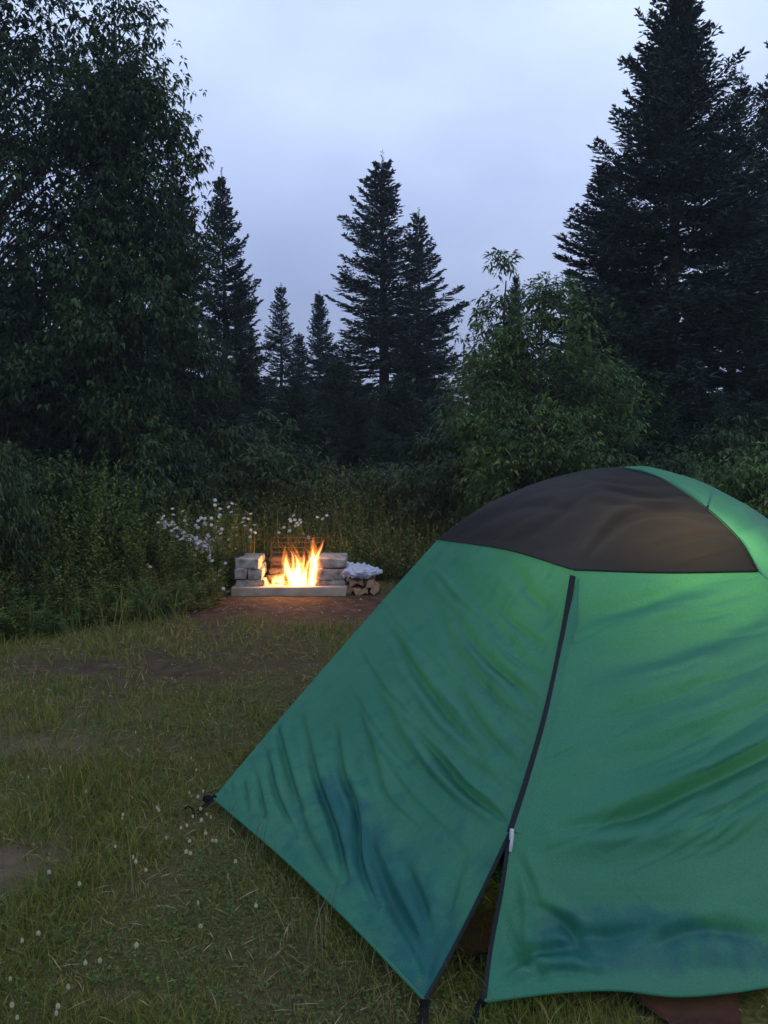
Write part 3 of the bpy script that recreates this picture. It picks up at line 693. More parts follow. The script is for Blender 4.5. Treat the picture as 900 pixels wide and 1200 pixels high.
for (b, tp_, r_, sd) in specs:
    p0 = fp(*b); p1 = fp(*tp_); h = p1[2]-p0[2]
    yo = 8.0+.035*((sd*37 % 5)-2)/2
    V, F = tongue(p0[0], yo, p0[2], h*1.15, r_*1.15, (p1[0]-p0[0])/h, sd)
    f = closed('flame', V, F, M['flame_out'], fl, fc)
    V, F = tongue(p0[0], yo, p0[2]+.005, h*.90, r_*.72, (p1[0]-p0[0])/h, sd)
    link('flame_core', closed('tmp', V, F, M['flame_in'], None, fc).data, f)
    bpy.data.objects.remove(bpy.data.objects['tmp'])
for (x, y, z, e) in ((-.90, 8.10, .32, 14), (-.76, 8.02, .40, 9), (-1.0, 8.07, .2, 7)):
    l = bpy.data.lights.new('fire_light', 'POINT'); l.energy = e; l.color = (1, .42, .12); l.shadow_soft_size = .07
    lo = bpy.data.objects.new('fire_light', l); COL.objects.link(lo); lo.location = (x, y, z)

# ------------------------------------------------------------- woodpile and bag
labs = ['lowest split log at the left end of the small woodpile', 'split log end facing forward in the middle of the woodpile', 'dark gapped log in the second place of the woodpile', 'split log at the right end of the woodpile', 'upper split log under the left of the plastic bag', 'upper split log under the middle of the plastic bag', 'upper split log at the right below the bag edge', 'pale billet lying low in front of the woodpile']
pos = [(-.335, .05, 0), (-.255, .045, .5), (-.175, .05, 1.1), (-.10, .045, .2), (-.30, .12, 2.2), (-.215, .12, 3), (-.13, .115, .9), (-.22, .03, .2)]
for i, ((x, z, a), lb) in enumerate(zip(pos, labs)):
    bm = bmesh.new()
    n = 3 if i % 3 else 4; a += random.uniform(-.5, .5); yf = 7.92+random.uniform(0, .09)-(0.07 if i == 7 else 0); r_ = random.uniform(.045, .062)
    ring0, ring1 = [], []
    for k in range(n):
        aa = a+k*2*math.pi/n; rk = r_*random.uniform(.75, 1.15)
        ring0.append(bm.verts.new((rk*math.cos(aa), -.02, rk*math.sin(aa)))); ring1.append(bm.verts.new((rk*math.cos(aa)*.95+.01, .33, rk*math.sin(aa)*.95)))
    bm.faces.new(ring0[::-1]); bm.faces.new(ring1)
    for k in range(n):
        f = bm.faces.new((ring0[k], ring0[(k+1) % n], ring1[(k+1) % n], ring1[k])); f.material_index = 1 if k % 2 else 0
    bmesh.ops.bevel(bm, geom=list(bm.edges), offset=.004, segments=1, affect='EDGES')
    bmesh.ops.recalc_face_normals(bm, faces=bm.faces)
    o = bm_obj('firewood', bm, [M['wood'], M['woodbark']], None, loc=(x, yf, z)); tag(o, lb, 'firewood', 'split logs of the small woodpile')
bm = bmesh.new(); bmesh.ops.create_icosphere(bm, subdivisions=6, radius=1)
for v in bm.verts:
    c = v.co.copy()
    top = .05+.035*math.exp(-((c.x+.55)/.5)**2)
    p = Vector((c.x*.18, c.y*.18, c.z*(top if c.z > 0 else .02)))
    nn = c*1.5
    rid = abs(mnoise.noise(nn))+.5*abs(mnoise.noise(nn*2.3+Vector((3, 1, 2))))+.25*abs(mnoise.noise(nn*5.1))
    p += c*(.05*(rid-.35)*1.3)
    if c.x < -.6: p.z -= (-.6-c.x)*.16
    v.co = p
o = bm_obj('plastic_bag', bm, M['bag'], None, True, loc=(-.225, 8.05, .205)); tag(o, 'crumpled white plastic bag draped on the small woodpile', 'plastic bag')

# ------------------------------------------------------------- pebbles on the soil (stuff)
bm = bmesh.new()
for i in range(110):
    x = random.gauss(-.8, .8); y = random.uniform(6.2, 7.8); s = random.uniform(.004, .013)
    mt = Matrix.Translation((x, y, float(gz(x, y))+s*.3)) @ Matrix.Rotation(random.uniform(0, 6), 4, 'Z') @ Matrix.Diagonal((s, s*.8, s*.6, 1))
    bmesh.ops.create_icosphere(bm, subdivisions=1, radius=1, matrix=mt)
o = bm_obj('pebbles', bm, M['pebble']); tag(o, 'small pale stones and debris on the soil before the fire pit', 'pebbles', kind='stuff')

# ------------------------------------------------------------- daisies
def daisy_mesh(r_, h, seed):
    rr = np.random.default_rng(seed)
    bm = bmesh.new(); n = 14
    tilt = Matrix.Rotation(rr.uniform(.2, 1.0), 4, 'X') if seed % 2 else Matrix.Rotation(rr.uniform(.5, 1.2), 4, 'X')
    T = Matrix.Translation((0, 0, h)) @ tilt
    c = None
    for k in range(n):
        a = k*2*math.pi/n; da = .17
        vs = [bm.verts.new(T @ Vector((r_*f*math.cos(a+s*da*w_), r_*f*math.sin(a+s*da*w_), .002-.12*r_*f*f))) for f, s, w_ in ((.22, -1, 1), (.7, -1, 1), (1, -.5, .8), (1, .5, .8), (.7, 1, 1), (.22, 1, 1))]
        bm.faces.new(vs)
    vs = []
    cv = bm.verts.new(T @ Vector((0, 0, .008)))
    ring = [bm.verts.new(T @ Vector((r_*.28*math.cos(a), r_*.28*math.sin(a), .003))) for a in np.linspace(0, 6.283, 10, endpoint=False)]
    for k in range(10): f = bm.faces.new((ring[k], ring[(k+1) % 10], cv)); f.material_index = 1
    b = Vector((rr.uniform(-.04, .04), .03, 0))
    for k in range(4):
        pass
    s = .0022; tpv = T @ Vector((0, 0, -.001))
    lo = [bm.verts.new((b.x+s*math.cos(a), b.y+s*math.sin(a), 0)) for a in (0, 2.1, 4.2)]; hi = [bm.verts.new((tpv.x+s*.7*math.cos(a), tpv.y+s*.7*math.sin(a), tpv.z)) for a in (0, 2.1, 4.2)]
    for k in range(3): f = bm.faces.new((lo[k], lo[(k+1) % 3], hi[(k+1) % 3], hi[k])); f.material_index = 2
    me = bpy.data.meshes.new('daisy'); bm.to_mesh(me); bm.free()
    for m_ in (M['petal'], M['disc'], M['stem']): me.materials.append(m_)
    return me
DM = {}
def daisy(u, v, Yd, r_=.022):
    P = U(u, v, Y=Yd)
    h = max(.12, P[2])
    key = (round(h/.07), len(DM) % 3 if len(DM) < 60 else random.randrange(3))
    if key not in DM: DM[key] = daisy_mesh(.0185, key[0]*.07, key[0]*3+key[1])
    o = link('daisy', DM[key], None, (P[0], P[1], P[2]-key[0]*.07), random.uniform(-.7, .7))
    tag(o, 'white daisy in the loose flower drift left of the fire pit' if u < 310 else 'white daisy behind the fire pit near the grate', 'daisy', 'daisies left of the fire pit' if u < 310 else 'daisies behind the fire pit')
dl = []
for _ in range(85):  # main drift, falling to the right
    t = random.random(); dl.append((188+62*t+random.gauss(0, 3), 612+38*t**1.2+random.gauss(0, 4)))
for _ in range(70): dl.append((random.gauss(241, 9), random.gauss(640, 6)))
for _ in range(14): dl.append((random.gauss(248, 5)+random.random()*4, random.uniform(655, 690)))
for _ in range(34): dl.append((random.uniform(200, 262), random.uniform(603, 632)))
dl += [(202, 596), (203, 603), (214, 599), (252, 586), (252, 592), (258, 596), (272, 590), (268, 594), (271, 600), (294, 602), (286, 607), (291, 608), (284, 612), (287, 616), (298, 615), (294, 621), (299, 624), (293, 629), (277, 627), (276, 643), (277, 618), (267, 640), (268, 632), (258, 603), (256, 611), (264, 660), (173, 662), (176, 664), (163, 672)]
for _ in range(12): dl.append((random.gauss(352, 8), random.gauss(615, 5)))
dl += [(327, 624), (333, 618), (362, 630), (366, 634), (344, 604), (372, 606), (378, 608), (383, 604), (341, 636)]
for (u, v) in dl: daisy(u, v, random.uniform(7.75, 8.3) if (u < 275 and v > 650) else random.uniform(8.1, 8.6) if u < 310 else random.uniform(8.9, 9.1))

# clover heads in the near grass
def clover_mesh(seed):
    bm = bmesh.new()
    for k in range(26):
        i = k+.5; ph = math.acos(1-1.7*i/26); th = 2.4*k
        d = Vector((math.cos(th)*math.sin(ph), math.sin(th)*math.sin(ph), math.cos(ph)))
        q = d.to_track_quat('Z', 'Y').to_matrix().to_4x4()
        mt = Matrix.Translation(d*.0055+Vector((0, 0, .06))) @ q @ Matrix.Diagonal((.0017, .0017, .0042, 1))
        bmesh.ops.create_icosphere(bm, subdivisions=1, radius=1, matrix=mt)
    nf = len(bm.faces)
    bmesh.ops.create_cone(bm, segments=5, radius1=.0012, radius2=.0009, depth=.06, matrix=Matrix.Translation((0, 0, .03)))
    bm.faces.ensure_lookup_table()
    for f in list(bm.faces)[nf:]: f.material_index = 1
    me = bpy.data.meshes.new('clover_flower'); bm.to_mesh(me); bm.free(); me.materials.append(M['clover']); me.materials.append(M['stem']); return me
cm = [clover_mesh(i) for i in range(2)]
cl = [(230, 900), (186, 947), (184, 947), (235, 948), (242, 953), (226, 957), (247, 958), (236, 963), (219, 967), (212, 970), (253, 985), (249, 986), (222, 984), (223, 1001), (218, 1000), (241, 976), (195, 982), (143, 957), (144, 956), (101, 928), (156, 1006), (159, 1008), (57, 1023), (58, 1024), (45, 1095), (26, 1104), (12, 1147), (14, 1178), (232, 1059), (235, 1086), (66, 1190), (68, 1182), (100, 1128), (117, 1126), (135, 990), (171, 1017), (238, 928), (222, 930), (232, 935), (93, 1036), (20, 1190), (160, 1110), (80, 1160), (276, 1010), (300, 1060)]
for i, (u, v) in enumerate(cl):
    P = U(u, v, Z=.06); o = link('clover_flower', cm[i % 2], None, (P[0], P[1], .0+float(gz(P[0], P[1]))), i)
    s = random.uniform(.45, .8); o.scale = (s, s, random.uniform(.85, 1.1))
    near = math.hypot(u-240, v-965) < 60
    tag(o, 'pale clover flower in the grass by the left corner of the tent' if near else 'pale clover flower scattered in the grass left of the tent', 'clover flower', 'clover by the tent corner' if near else 'clover scattered in the near grass')

# ------------------------------------------------------------- tent
A = U(250, 935, Z=.05); B = U(498, 1172, Z=.05); Cc = U(567, 1173, Z=.05)
T = U(725, 547, Y=4.0); L = U(513, 632, Y=3.97); P_ = U(672, 668, Y=2.97); Rr = U(888, 670, Y=2.93)
Mz = U(641, 830, Y=2.6); Zp = U(597, 977, Y=2.35)
Dp = np.array([1.95, 2.3, .06]); E = np.array([3.0, 4.0, .05]); Fb = np.array([2.4, 5.5, .05]); G = np.array([.1, 5.3, .05])
def curve(pts, n=60):
    """Catmull-Rom through pts, resampled by arc length"""
    p = np.array(pts, float)
    if len(p) == 2: return p[0]+(p[1]-p[0])*np.linspace(0, 1, n)[:, None]
    q = np.vstack([2*p[0]-p[1], p, 2*p[-1]-p[-2]]); outp = []
    for i in range(1, len(q)-2):
        t = np.linspace(0, 1, 40, endpoint=False)[:, None]
        a, b, c, d = q[i-1], q[i], q[i+1], q[i+2]
        outp.append(.5*((2*b)+(-a+c)*t+(2*a-5*b+4*c-d)*t**2+(-a+3*b-3*c+d)*t**3))
    outp.append(p[-1:]); o = np.vstack(outp)
    s = np.r_[0, np.cumsum(np.linalg.norm(np.diff(o, axis=0), axis=1))]; s /= s[-1]
    return np.column_stack([np.interp(np.linspace(0, 1, n), s, o[:, k]) for k in range(3)])
def rs(c, n):
    t = np.linspace(0, len(c)-1, n); return np.column_stack([np.interp(t, np.arange(len(c)), c[:, k]) for k in range(3)])
def coons(bot, top, left, right, n, m):
    """bot/top run left->right (n pts), left/right run bottom->top (m pts)"""
    s = np.linspace(0, 1, n)[None, :, None]; t = np.linspace(0, 1, m)[:, None, None]
    Lc = (1-t)*bot[None]+t*top[None]; Ld = (1-s)*left[:, None]+s*right[:, None]
    Bl = (1-s)*(1-t)*bot[0]+s*(1-t)*bot[-1]+(1-s)*t*top[0]+s*t*top[-1]
    return Lc+Ld-Bl
def grid_F(n, m):
    i = (np.arange(m-1)[:, None]*n+np.arange(n-1)[None]).ravel()
    return np.stack([i, i+1, i+n+1, i+n], -1)
def normals(Gd):
    gs = np.gradient(Gd, axis=1); gt = np.gradient(Gd, axis=0); n_ = norm(np.cross(gs, gt)); return n_
def polydist(u, v, line):
    """distance to polyline in photo pixels + parameter along it"""
    best = np.full(u.shape, 1e9); par = np.zeros(u.shape); sgn = np.zeros(u.shape)
    line = np.array(line, float); k = len(line)-1
    for i in range(k):
        a, b = line[i], line[i+1]; ab = b-a; t = np.clip(((u-a[0])*ab[0]+(v-a[1])*ab[1])/(ab@ab), 0, 1)
        dx = u-(a[0]+ab[0]*t); dy = v-(a[1]+ab[1]*t); d = np.hypot(dx, dy); c = ab[0]*dy-ab[1]*dx
        k_ = d < best; best = np.where(k_, d, best); par = np.where(k_, (i+t)/k, par); sgn = np.where(k_, np.sign(c), sgn)
    return best*sgn, par
def smoothline(l):
    a = curve([(x, y, 0) for x, y in l], 14)[:, :2]; return a
CR = 1.45
def crease(Gd, nrm, lines):
    """press folds into the cloth: each line is (points, width, depth)"""
    u, v = PX(Gd); disp = np.zeros(u.shape)
    for pts, wd, dp in lines:
        ln = smoothline(pts)
        bb = (u > ln[:, 0].min()-60) & (u < ln[:, 0].max()+60) & (v > ln[:, 1].min()-60) & (v < ln[:, 1].max()+60)
        if not bb.any(): continue
        d, p = polydist(u[bb], v[bb], ln)
        env = np.clip(np.sin(np.pi*np.clip(p*.92+.04, 0, 1)), 0, 1)**.7
        x = d/wd
        disp[bb] += CR*dp*env*(-np.exp(-x**2)+.75*np.exp(-((x+2.0)/1.5)**2)+.35*np.exp(-((x-2.6)/2.)**2))
    return disp
fade = lambda n, m, p=.06: np.clip(np.minimum.reduce([np.broadcast_to(np.linspace(0, 1, n)[None], (m, n)), np.broadcast_to(1-np.linspace(0, 1, n)[None], (m, n)), np.broadcast_to(np.linspace(0, 1, m)[:, None], (m, n)), np.broadcast_to(1-np.linspace(0, 1, m)[:, None], (m, n))])/p, 0, 1)
tent0 = A*0
tent = empty('tent', (0, 0, 0), 'green dome tent with charcoal roof panel and a part-open zipped porch', 'tent')
def orient(nrm, Gd):
    c = np.array([1.1, 3.6, .4]); s = np.sign(((Gd-c)*nrm).sum(-1).mean()); return nrm*s
def panel(name, Gd, mat_, lines=(), bulge=0., wav=0., wseed=0, wet_shade=None, label=None, wavs=(3, 3)):
    m_, n_ = Gd.shape[:2]; nr = orient(normals(Gd), Gd); nr = np.nan_to_num(nr)
    fd = fade(n_, m_); s = np.linspace(0, 1, n_)[None]; t = np.linspace(0, 1, m_)[:, None]
    d = bulge*np.sin(np.pi*s)*np.sin(np.pi*t)
    d = d+wav*fd*(vnoise(s*wavs[0]+0*t, t*wavs[1]+0*s, 1, wseed, 3)-.5)
    if len(lines): d = d+crease(Gd, nr, lines)*np.minimum(1, fd*1.6)
    Gd = Gd+nr*d[..., None]
    wv = wet_shade(*PX(Gd)) if wet_shade is not None else np.zeros(Gd.shape[:2])
    me = mesh_np(name, Gd.reshape(-1, 3), grid_F(n_, m_), mat_, smooth=True, attr={'wet_shade': wv})
    o = link(name, me, tent)
    if label: o['label'] = label
    return o, Gd
# shared seams
LT = curve([L, U(560, 597, Y=3.98), U(620, 569, Y=3.99), U(680, 552, Y=4.0), T], 150)
AL = curve([A, U(330, 840, Y=3.62), U(430, 725, Y=3.82), L], 170)
LPc = curve([L, U(592, 644, Y=3.48), P_], 220)
PRc = curve([P_, U(780, 671.5, Y=2.93), Rr], 220)
RT = curve([Rr, U(862, 628, Y=3.12), U(820, 590, Y=3.42), U(772, 560, Y=3.75), T], 150)
zipc = curve([P_, U(659, 745, Y=2.80), Mz, U(620, 905, Y=2.46), Zp], 200)
openL = curve([Zp, U(560, 1055, Y=2.26), U(527, 1120, Y=2.19), B], 120)
openR = curve([Zp, U(588, 1040, Y=2.27), U(575, 1110, Y=2.19), Cc], 120)
PB = curve(np.vstack([zipc[::8], openL[6::8]]), 240); PC = curve(np.vstack([zipc[::8], openR[6::8]]), 240)
AB = curve([A, U(330, 1003, Z=.075), U(415, 1085, Z=.075), B], 220)
CD = curve([Cc, U(650, 1162, Z=.07), U(722, 1159, Z=.075), U(790, 1166, Z=.065), U(850, 1162, Z=.07), U(900, 1155, Z=.07), (Dp+U(900, 1155, Z=.07))/2+np.array([0, -.02, .03]), Dp], 300)
RD = curve([Rr, np.array([1.62, 2.72, .72]), np.array([1.84, 2.44, .32]), Dp], 150)
EK = curve([E, np.array([2.72, 4.08, .42]), U(985, 670, Y=4.15), U(900, 612, Y=4.15), U(860, 588, Y=4.1), U(815, 566, Y=4.05), U(768, 550, Y=4.02), T], 150)
# left porch panel
lin = [([(318, 835), (334, 900), (352, 950)], 4, .014), ([(350, 840), (365, 905), (395, 985), (405, 1030)], 4.5, .017), ([(388, 850), (396, 905), (414, 945), (420, 1010), (440, 1060)], 4.5, .018),
       ([(310, 880), (322, 930), (345, 975)], 3.5, .012), ([(298, 905), (305, 940), (310, 960)], 3, .009), ([(283, 910), (287, 935), (288, 950)], 3, .007), ([(268, 912), (271, 928)], 2.5, .005),
       ([(412, 820), (430, 880), (446, 930)], 5, .010), ([(455, 735), (478, 780), (515, 830), (560, 880)], 6, .016), ([(480, 850), (510, 885), (545, 925), (585, 955)], 5.5, .022),
       ([(520, 705), (555, 755), (600, 800), (632, 840)], 7, .011), ([(560, 680), (600, 730), (640, 770)], 8, .009), ([(530, 800), (560, 850), (598, 890)], 6, .010), ([(470, 800), (500, 850), (560, 905), (600, 930)], 7, .009),
       ([(500, 690), (530, 760), (590, 830), (618, 870)], 8, .009), ([(430, 780), (452, 840), (500, 910), (560, 960)], 7, .008), ([(600, 660), (625, 700), (655, 725)], 7, .008), ([(540, 670), (570, 720), (615, 775), (640, 800)], 7, .007),
       ([(420, 960), (450, 1040), (490, 1110), (500, 1150)], 8, .014), ([(470, 1010), (500, 1080), (505, 1140)], 7, .012), ([(330, 900), (345, 950), (375, 1010), (400, 1050)], 5, .008), ([(540, 1000), (520, 1070), (505, 1150)], 9, .012), ([(580, 985), (540, 1060), (512, 1130)], 8, .007)]
_r = random.Random(5)
for _k in range(26):
    x0 = _r.uniform(400, 590); y0 = _r.uniform(670, 940); ln_ = _r.uniform(40, 110)
    sl_ = 1.55-.9*(x0-330)/300
    lin.append(([(x0, y0), (x0+ln_*.42, y0+ln_*.5*sl_), (x0+ln_, y0+ln_*sl_*.95)], _r.uniform(2.2, 4), _r.uniform(.0018, .0042)))
def wet_shadeL(u, v):
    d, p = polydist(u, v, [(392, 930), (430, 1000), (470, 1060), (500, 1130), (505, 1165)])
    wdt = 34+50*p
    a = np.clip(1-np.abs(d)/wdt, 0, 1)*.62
    return a*.62+.27+.10*np.clip((v-800)/250, 0, 1)  # damp band, plus a teal offset painting in the shade of this panel's facing
G1 = coons(AB, LPc, rs(AL, 240), PB[::-1], 220, 240)
panel('porch_panel', G1, M['fly'], lin, bulge=-.03, wav=.03, wseed=3, wet_shade=wet_shadeL, label='left porch panel, creased toward its staked corner', wavs=(5, 4))
# right porch panel
linR = [([(655, 975), (740, 958), (810, 928), (905, 882), (990, 830)], 8, .020), ([(650, 985), (760, 985), (860, 955), (960, 900)], 13, -.010), ([(720, 935), (810, 908), (900, 862), (980, 815)], 12, -.012), ([(690, 850), (790, 826), (900, 780)], 16, .012), ([(690, 745), (760, 728), (830, 700), (870, 684)], 12, -.013),
        ([(680, 790), (770, 775), (860, 740), (920, 700)], 14, .012), ([(682, 722), (740, 712), (800, 690)], 9, .008), ([(800, 970), (860, 950), (930, 905)], 8, .012), ([(700, 900), (800, 870), (900, 830)], 12, .008),
        ([(605, 1000), (618, 1030), (628, 1060)], 5, .010), ([(600, 1010), (606, 1060), (610, 1120)], 6, .010), ([(592, 1070), (605, 1110), (640, 1150)], 6, .013), ([(580, 1150), (620, 1120), (680, 1110)], 7, .012), ([(590, 1165), (650, 1140), (720, 1150)], 6, .008), ([(640, 1080), (700, 1100), (760, 1090)], 9, .008), ([(620, 1060), (660, 1080), (690, 1130)], 6, .009), ([(760, 1110), (820, 1090), (900, 1100)], 10, .010)]
for _k in range(34):
    x0 = _r.uniform(620, 860); y0 = _r.uniform(700, 1060); ln_ = _r.uniform(50, 150); sl_ = -.10-.45*(y0-690)/400-.1*_r.random()
    linR.append(([(x0, y0), (x0+ln_*.5, y0+ln_*.5*sl_+4), (x0+ln_, y0+ln_*sl_*1.15)], _r.uniform(2.5, 4.5), _r.uniform(.0012, .0032)))
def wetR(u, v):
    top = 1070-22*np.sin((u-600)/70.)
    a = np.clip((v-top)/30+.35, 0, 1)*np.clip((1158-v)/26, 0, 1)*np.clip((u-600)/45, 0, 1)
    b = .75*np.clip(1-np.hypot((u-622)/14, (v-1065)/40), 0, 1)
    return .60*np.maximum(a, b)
G2 = coons(CD, rs(PRc, 300), PC[::-1], rs(RD[::-1], 240), 300, 240)
panel('porch_panel', G2, M['fly'], linR, bulge=.03, wav=.035, wseed=8, wet_shade=wetR, label='right porch panel with a deep swagging fold', wavs=(3, 7))
# roof
linT = [([(700, 640), (740, 615), (800, 605), (850, 598)], 7, .013), ([(690, 655), (730, 625), (790, 612), (840, 615)], 6, .010), ([(700, 580), (760, 590), (810, 580)], 6, .008), ([(700, 600), (770, 605), (830, 590)], 6, .007), ([(690, 565), (740, 574), (790, 568)], 5, .006),
        ([(750, 655), (800, 640), (860, 625)], 6, .008), ([(780, 665), (830, 650), (870, 640)], 5, .006), ([(560, 615), (620, 600), (680, 610)], 10, .006), ([(600, 640), (650, 620), (690, 590)], 9, .005)]
n_ = 150
G3 = coons(rs(PRc, n_), LT, rs(LPc[::-1], n_), RT, n_, n_)
panel('roof_panel', G3, M['roof'], [(a, b*.6, c*.75) for a, b, c in linT], bulge=.045, wav=.012, wseed=14, wavs=(3, 6), label='charcoal roof panel')
# right-hand side and the back of the fly
DR = np.vstack([RD[::-1], RT[1:]])
DRT = curve(DR[::12].tolist()+[T.tolist()], 200); EKT = curve(EK[::10].tolist()+[T.tolist()], 200)
top0 = np.repeat(T[None], 120, 0)
def side(name, a, b, eL, eR, bz=.04, label=None, lines=()):
    bot = curve([a, (a+b)/2+np.array([0, 0, .02]), b], 120)
    eL = eL.copy(); eR = eR.copy(); eL[-1] = T; eR[-1] = T
    return panel(name, coons(bot, top0, eL, eR, 120, 200), M['fly'], lines, bulge=bz, wav=.03, wseed=4, wavs=(4, 4))
ALT = curve(np.vstack([AL[::12], LT[8::12], T[None]]), 200)
GT = curve([G, np.array([.3, 5.05, .6]), np.array([.62, 4.7, 1.05]), T], 200)
FT = curve([Fb, np.array([2.15, 5.2, .6]), np.array([1.75, 4.75, 1.08]), T], 200)
side('side_panel', Dp, E, DRT, EKT, .03, lines=[([(790, 590), (835, 600), (870, 625)], 8, .008), ([(760, 560), (800, 575), (840, 590)], 6, .006), ([(850, 620), (880, 615), (900, 625)], 7, .008)])
side('side_panel', E, Fb, EKT, FT); side('side_panel', Fb, G, FT, GT); side('side_panel', G, A, GT, ALT, .0)
# strips on the seams
def ribbon(name, cv, w_, mat_, off_=.004, parent=tent, up_=None, label=None, thick=.0012):
    c = np.array(cv); Tn = norm(np.gradient(c, axis=0)); view = norm(np.array([.5, -1, .5]) if up_ is None else np.array(up_, float))
    S = norm(np.cross(Tn, view)); Nn = norm(np.cross(S, Tn))
    Nn = Nn*np.sign((Nn*view).sum(-1, keepdims=True))
    c = c+Nn*off_; w_ = np.broadcast_to(w_, (len(c),))[:, None]
    V = np.stack([c-S*w_/2-Nn*thick, c-S*w_/4+Nn*thick, c+S*w_/4+Nn*thick, c+S*w_/2-Nn*thick], 1).reshape(-1, 3)
    F = [(i*4+j, i*4+j+1, i*4+j+5, i*4+j+4) for i in range(len(c)-1) for j in range(3)]
    o = link(name, mesh_np(name, V, F, mat_, smooth=True), parent)
    if label: o['label'] = label
    return o
ribbon('storm_flap', zipc[8:]+np.array([.022, 0, .002]), np.minimum(.040, np.linspace(.002, .22, len(zipc[8:]))), M['fly'], .004, up_=(.15, -1, .55), thick=.002)
ribbon('zipper', zipc[6:], .021, M['zip'], .008, up_=(.05, -1, .55))
ribbon('opening_edge', openL, .012, M['zip'], .004, up_=(.1, -1, .5), label='left edge of the open slit'); ribbon('opening_edge', openR, .012, M['zip'], .004, up_=(.1, -1, .5), label='right edge of the open slit')
ribbon('hem_binding', AB, .010, M['fly'], .003, up_=(-.6, -1, .5)); ribbon('hem_binding', CD, .010, M['fly'], .003, up_=(.1, -1, .4))
ribbon('roof_seam', LPc, .009, M['roof'], .004, up_=(-.3, -1, 1)); ribbon('roof_seam', PRc, .009, M['roof'], .004, up_=(.2, -1, 1)); ribbon('roof_seam', RT[:-3], .009, M['roof'], .004, up_=(.6, -.6, 1))
sm = curve([U(826, 603, Y=3.40), U(829, 592, Y=3.62), U(833, 579, Y=3.95)], 20)+np.array([0, -.005, .012]); ribbon('seam_tape', sm, .010, M['zip'], .014, up_=(.3, -.7, 1))
# zipper pull
zp = Zp+np.array([0, -.02, .008]); prt = [tube_np(np.array([zp+[0.004, 0, .016], zp+[.003, -.004, .0], zp+[.002, -.006, -.014]]), np.array([.006, .007, .006]), 8), tube_np(np.array([zp+[.003, -.008, -.010], zp+[.0, -.012, -.028], zp+[-.002, -.012, -.044]]), np.array([.0042, .0052, .0042]), 8)]
V, F = merge(prt); link('zipper_pull', mesh_np('zipper_pull', V, F, M['metal'], smooth=True), tent)
# straps and pegs
def strap(pts, w_, up_, label):
    o = ribbon('stake_strap', curve(pts, 24), w_, M['black_web'], .003, up_=up_); o['label'] = label
strap([B+[0, 0, .004], U(497, 1186, Z=.025), U(494, 1215, Z=.0)], .026, (0, -1, 1), 'strap at the left foot of the slit')
strap([Cc+[0, 0, .004], U(560, 1184, Z=.025), U(549, 1215, Z=.0)], .022, (0, -1, 1), 'strap at the right foot of the slit')
strap([A+[.01, 0, .01], U(241, 944, Z=.03), U(226, 957, Z=.004)], .020, (-.3, -1, 1), 'strap at the far left corner')
for pt in (U(227, 956, Z=.0), U(494, 1216, Z=0), U(549, 1216, Z=0)):
    V, F = tube_np(np.array([pt+[-.03, -.02, .035], pt+[-.02, -.012, .045], pt+[-.004, 0, .03], pt+[.012, .01, -.08]]), .004, 8)
    link('peg', mesh_np('peg', V, F, M['black_web'], smooth=True), tent)
bm = bmesh.new(); bmesh.ops.create_cube(bm, size=1)
for v in bm.verts: v.co = Vector((v.co.x*.035, v.co.y*.02, v.co.z*.03)) 
bmesh.ops.bevel(bm, geom=list(bm.edges), offset=.006, segments=2, affect='EDGES')
q = U(243, 936, Z=.05); bm_obj('corner_buckle', bm, M['black_web'], tent, True, loc=q)
# poles that hold the fly, visible from the open side
for i_, (a, cv) in enumerate(((0, ALT), (1, DRT), (2, FT), (3, GT))):
    ins = cv[::10]+np.array([0, 0, -.03])+(np.array([1.1, 3.8, .3])-cv[::10])*.02
    V, F = tube_np(ins, .005, 8); link('pole', mesh_np('pole', V, F, M['black_web'], smooth=True), tent)
# inner tent : mesh dome over a brown floor
ctr = np.array([1.15, 3.95, 0]); base_ = [A+[.22, .06, 0], np.array([-.05, 3.12, 0]), np.array([.42, 2.86, 0]), np.array([.70, 2.78, 0]), np.array([1.70, 2.80, 0]), E+[-.3, 0, 0], Fb+[-.2, -.2, 0], G+[.2, -.15, 0]]
ring = curve([np.array([b[0], b[1], 0.02]) for b in base_]+[np.array([base_[0][0], base_[0][1], .02])], 97)[:-1]
apex = T-np.array([0, 0, .09]); lv = np.linspace(0, 1, 16)
Vi = []
for q_ in lv:
    s_ = np.interp(q_, [0, .65, 1], [1, .46, 0]); hz_ = np.interp(q_, [0, .65, 1], [.02, .80, 1.20])
    rg = apex*(1-s_)+ring*s_; rg[:, 2] = hz_; Vi.append(rg)
Vi = np.array(Vi); nn_ = 96
Fi = [(r_*nn_+j, r_*nn_+(j+1) % nn_, (r_+1)*nn_+(j+1) % nn_, (r_+1)*nn_+j) for r_ in range(15) for j in range(nn_)]
Fi = np.array(Fi); low_ = Fi[:nn_*1]
link('inner_wall', mesh_np('inner_wall', Vi.reshape(-1, 3), Fi, M['mesh'], smooth=True), tent)
wl = ring.copy(); wl2 = ring*.995+ctr*.005; wl2[:, 2] = .13
Vw = np.vstack([wl, wl2]); Fw = [(j, (j+1) % nn_, nn_+(j+1) % nn_, nn_+j) for j in range(nn_)]
link('bathtub_wall', mesh_np('bathtub_wall', Vw+np.array([0, 0, 0]), Fw, M['black_web'], smooth=True), tent)
bm = bmesh.new(); vs = [bm.verts.new(Vector(p)) for p in ring]; bm.faces.new(vs)
bm_obj('floor_sheet', bm, M['brown_tarp'], tent)
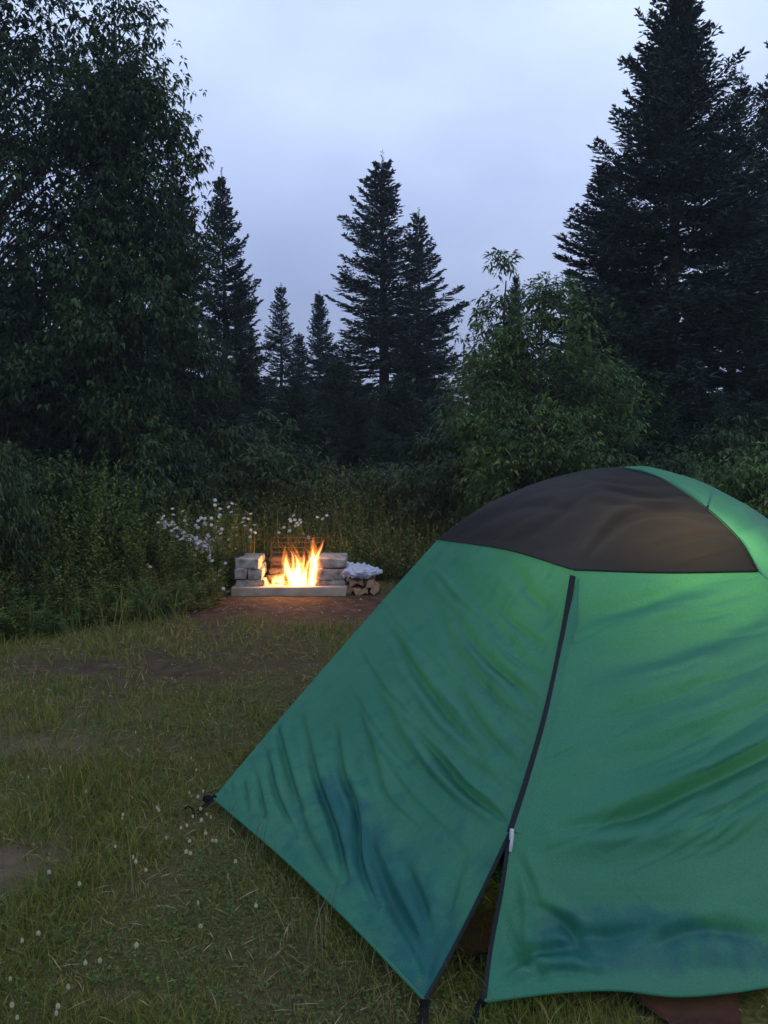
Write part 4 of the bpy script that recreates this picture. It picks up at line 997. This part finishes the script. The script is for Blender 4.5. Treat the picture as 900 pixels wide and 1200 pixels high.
# brown groundsheet poking out below the hem
gp = [U(510, 1105, Z=.008), U(545, 1128, Z=.008), U(600, 1128, Z=.008), U(722, 1158, Z=.008), U(745, 1180, Z=.008), U(800, 1212, Z=.008), U(862, 1210, Z=.008), U(868, 1170, Z=.008), U(900, 1100, Z=.008), U(800, 1040, Z=.008), U(640, 1050, Z=.008), U(560, 1078, Z=.008)]
bm = bmesh.new(); c_ = np.mean(gp, 0); lay = []
cur = curve(gp+[gp[0]], 80)[:-1]
rings_ = []
for k in range(12):
    f = k/11; rg = [bm.verts.new(Vector(c_+(p-c_)*(1-f*.97))) for p in cur]; rings_.append(rg)
for a, b in zip(rings_[:-1], rings_[1:]):
    for j in range(len(a)): bm.faces.new((a[j], a[(j+1) % len(a)], b[(j+1) % len(a)], b[j]))
for v in bm.verts: v.co.z = .022+.02*(mnoise.noise(v.co*6)+.5)+float(gz(v.co.x, v.co.y))
for v in rings_[0]: v.co.z -= .01
o = bm_obj('groundsheet', bm, M['brown_tarp'], None, True); tag(o, 'reddish brown groundsheet showing below the front hem of the tent', 'groundsheet')
# lantern hanging inside
lant = empty('camping_lantern', (1.14, 3.28, .80), 'small lit lantern hanging in the porch, glowing through the upper right of the tent cloth', 'lantern')
V, F = tube_np(np.array([[0, 0, -.05], [0, 0, -.03], [0, 0, 0], [0, 0, .03], [0, 0, .05]]), np.array([.03, .038, .038, .038, .02]), 16); link('housing', mesh_np('housing', V-[0, 0, .06], F, M['black_web'], smooth=True), lant)
m, nt, out = mat('lantern_globe'); e = N(nt, 'ShaderNodeEmission', Strength=6); e.inputs[0].default_value = (1, .72, .4, 1); nt.links.new(e.outputs[0], out.inputs[0])
bm = bmesh.new(); bmesh.ops.create_uvsphere(bm, u_segments=16, v_segments=10, radius=.032); bm_obj('globe', bm, m, lant, True, loc=(0, 0, .02))
l = bpy.data.lights.new('lantern_light', 'POINT'); l.energy = 13; l.color = (1, .86, .30); l.shadow_soft_size = .06
lo = bpy.data.objects.new('lantern_light', l); COL.objects.link(lo); lo.location = (1.14, 3.26, .92)

# ------------------------------------------------------------- thin haze, added to lift the dark tones of the trees
m, nt, out = mat('lift_haze'); pv = N(nt, 'ShaderNodeVolumePrincipled'); pv.inputs['Color'].default_value = (.80, .86, .95, 1); pv.inputs['Density'].default_value = .0016; pv.inputs['Anisotropy'].default_value = .2
nt.links.new(pv.outputs[0], out.inputs['Volume'])
bm = bmesh.new(); bmesh.ops.create_cube(bm, size=1)
for v in bm.verts: v.co = Vector((v.co.x*1300, v.co.y*1200+250, v.co.z*15+6))
o = bm_obj('haze', bm, m); tag(o, 'thin haze added over the whole clearing to lift the dark of its trees', 'haze', kind='stuff')
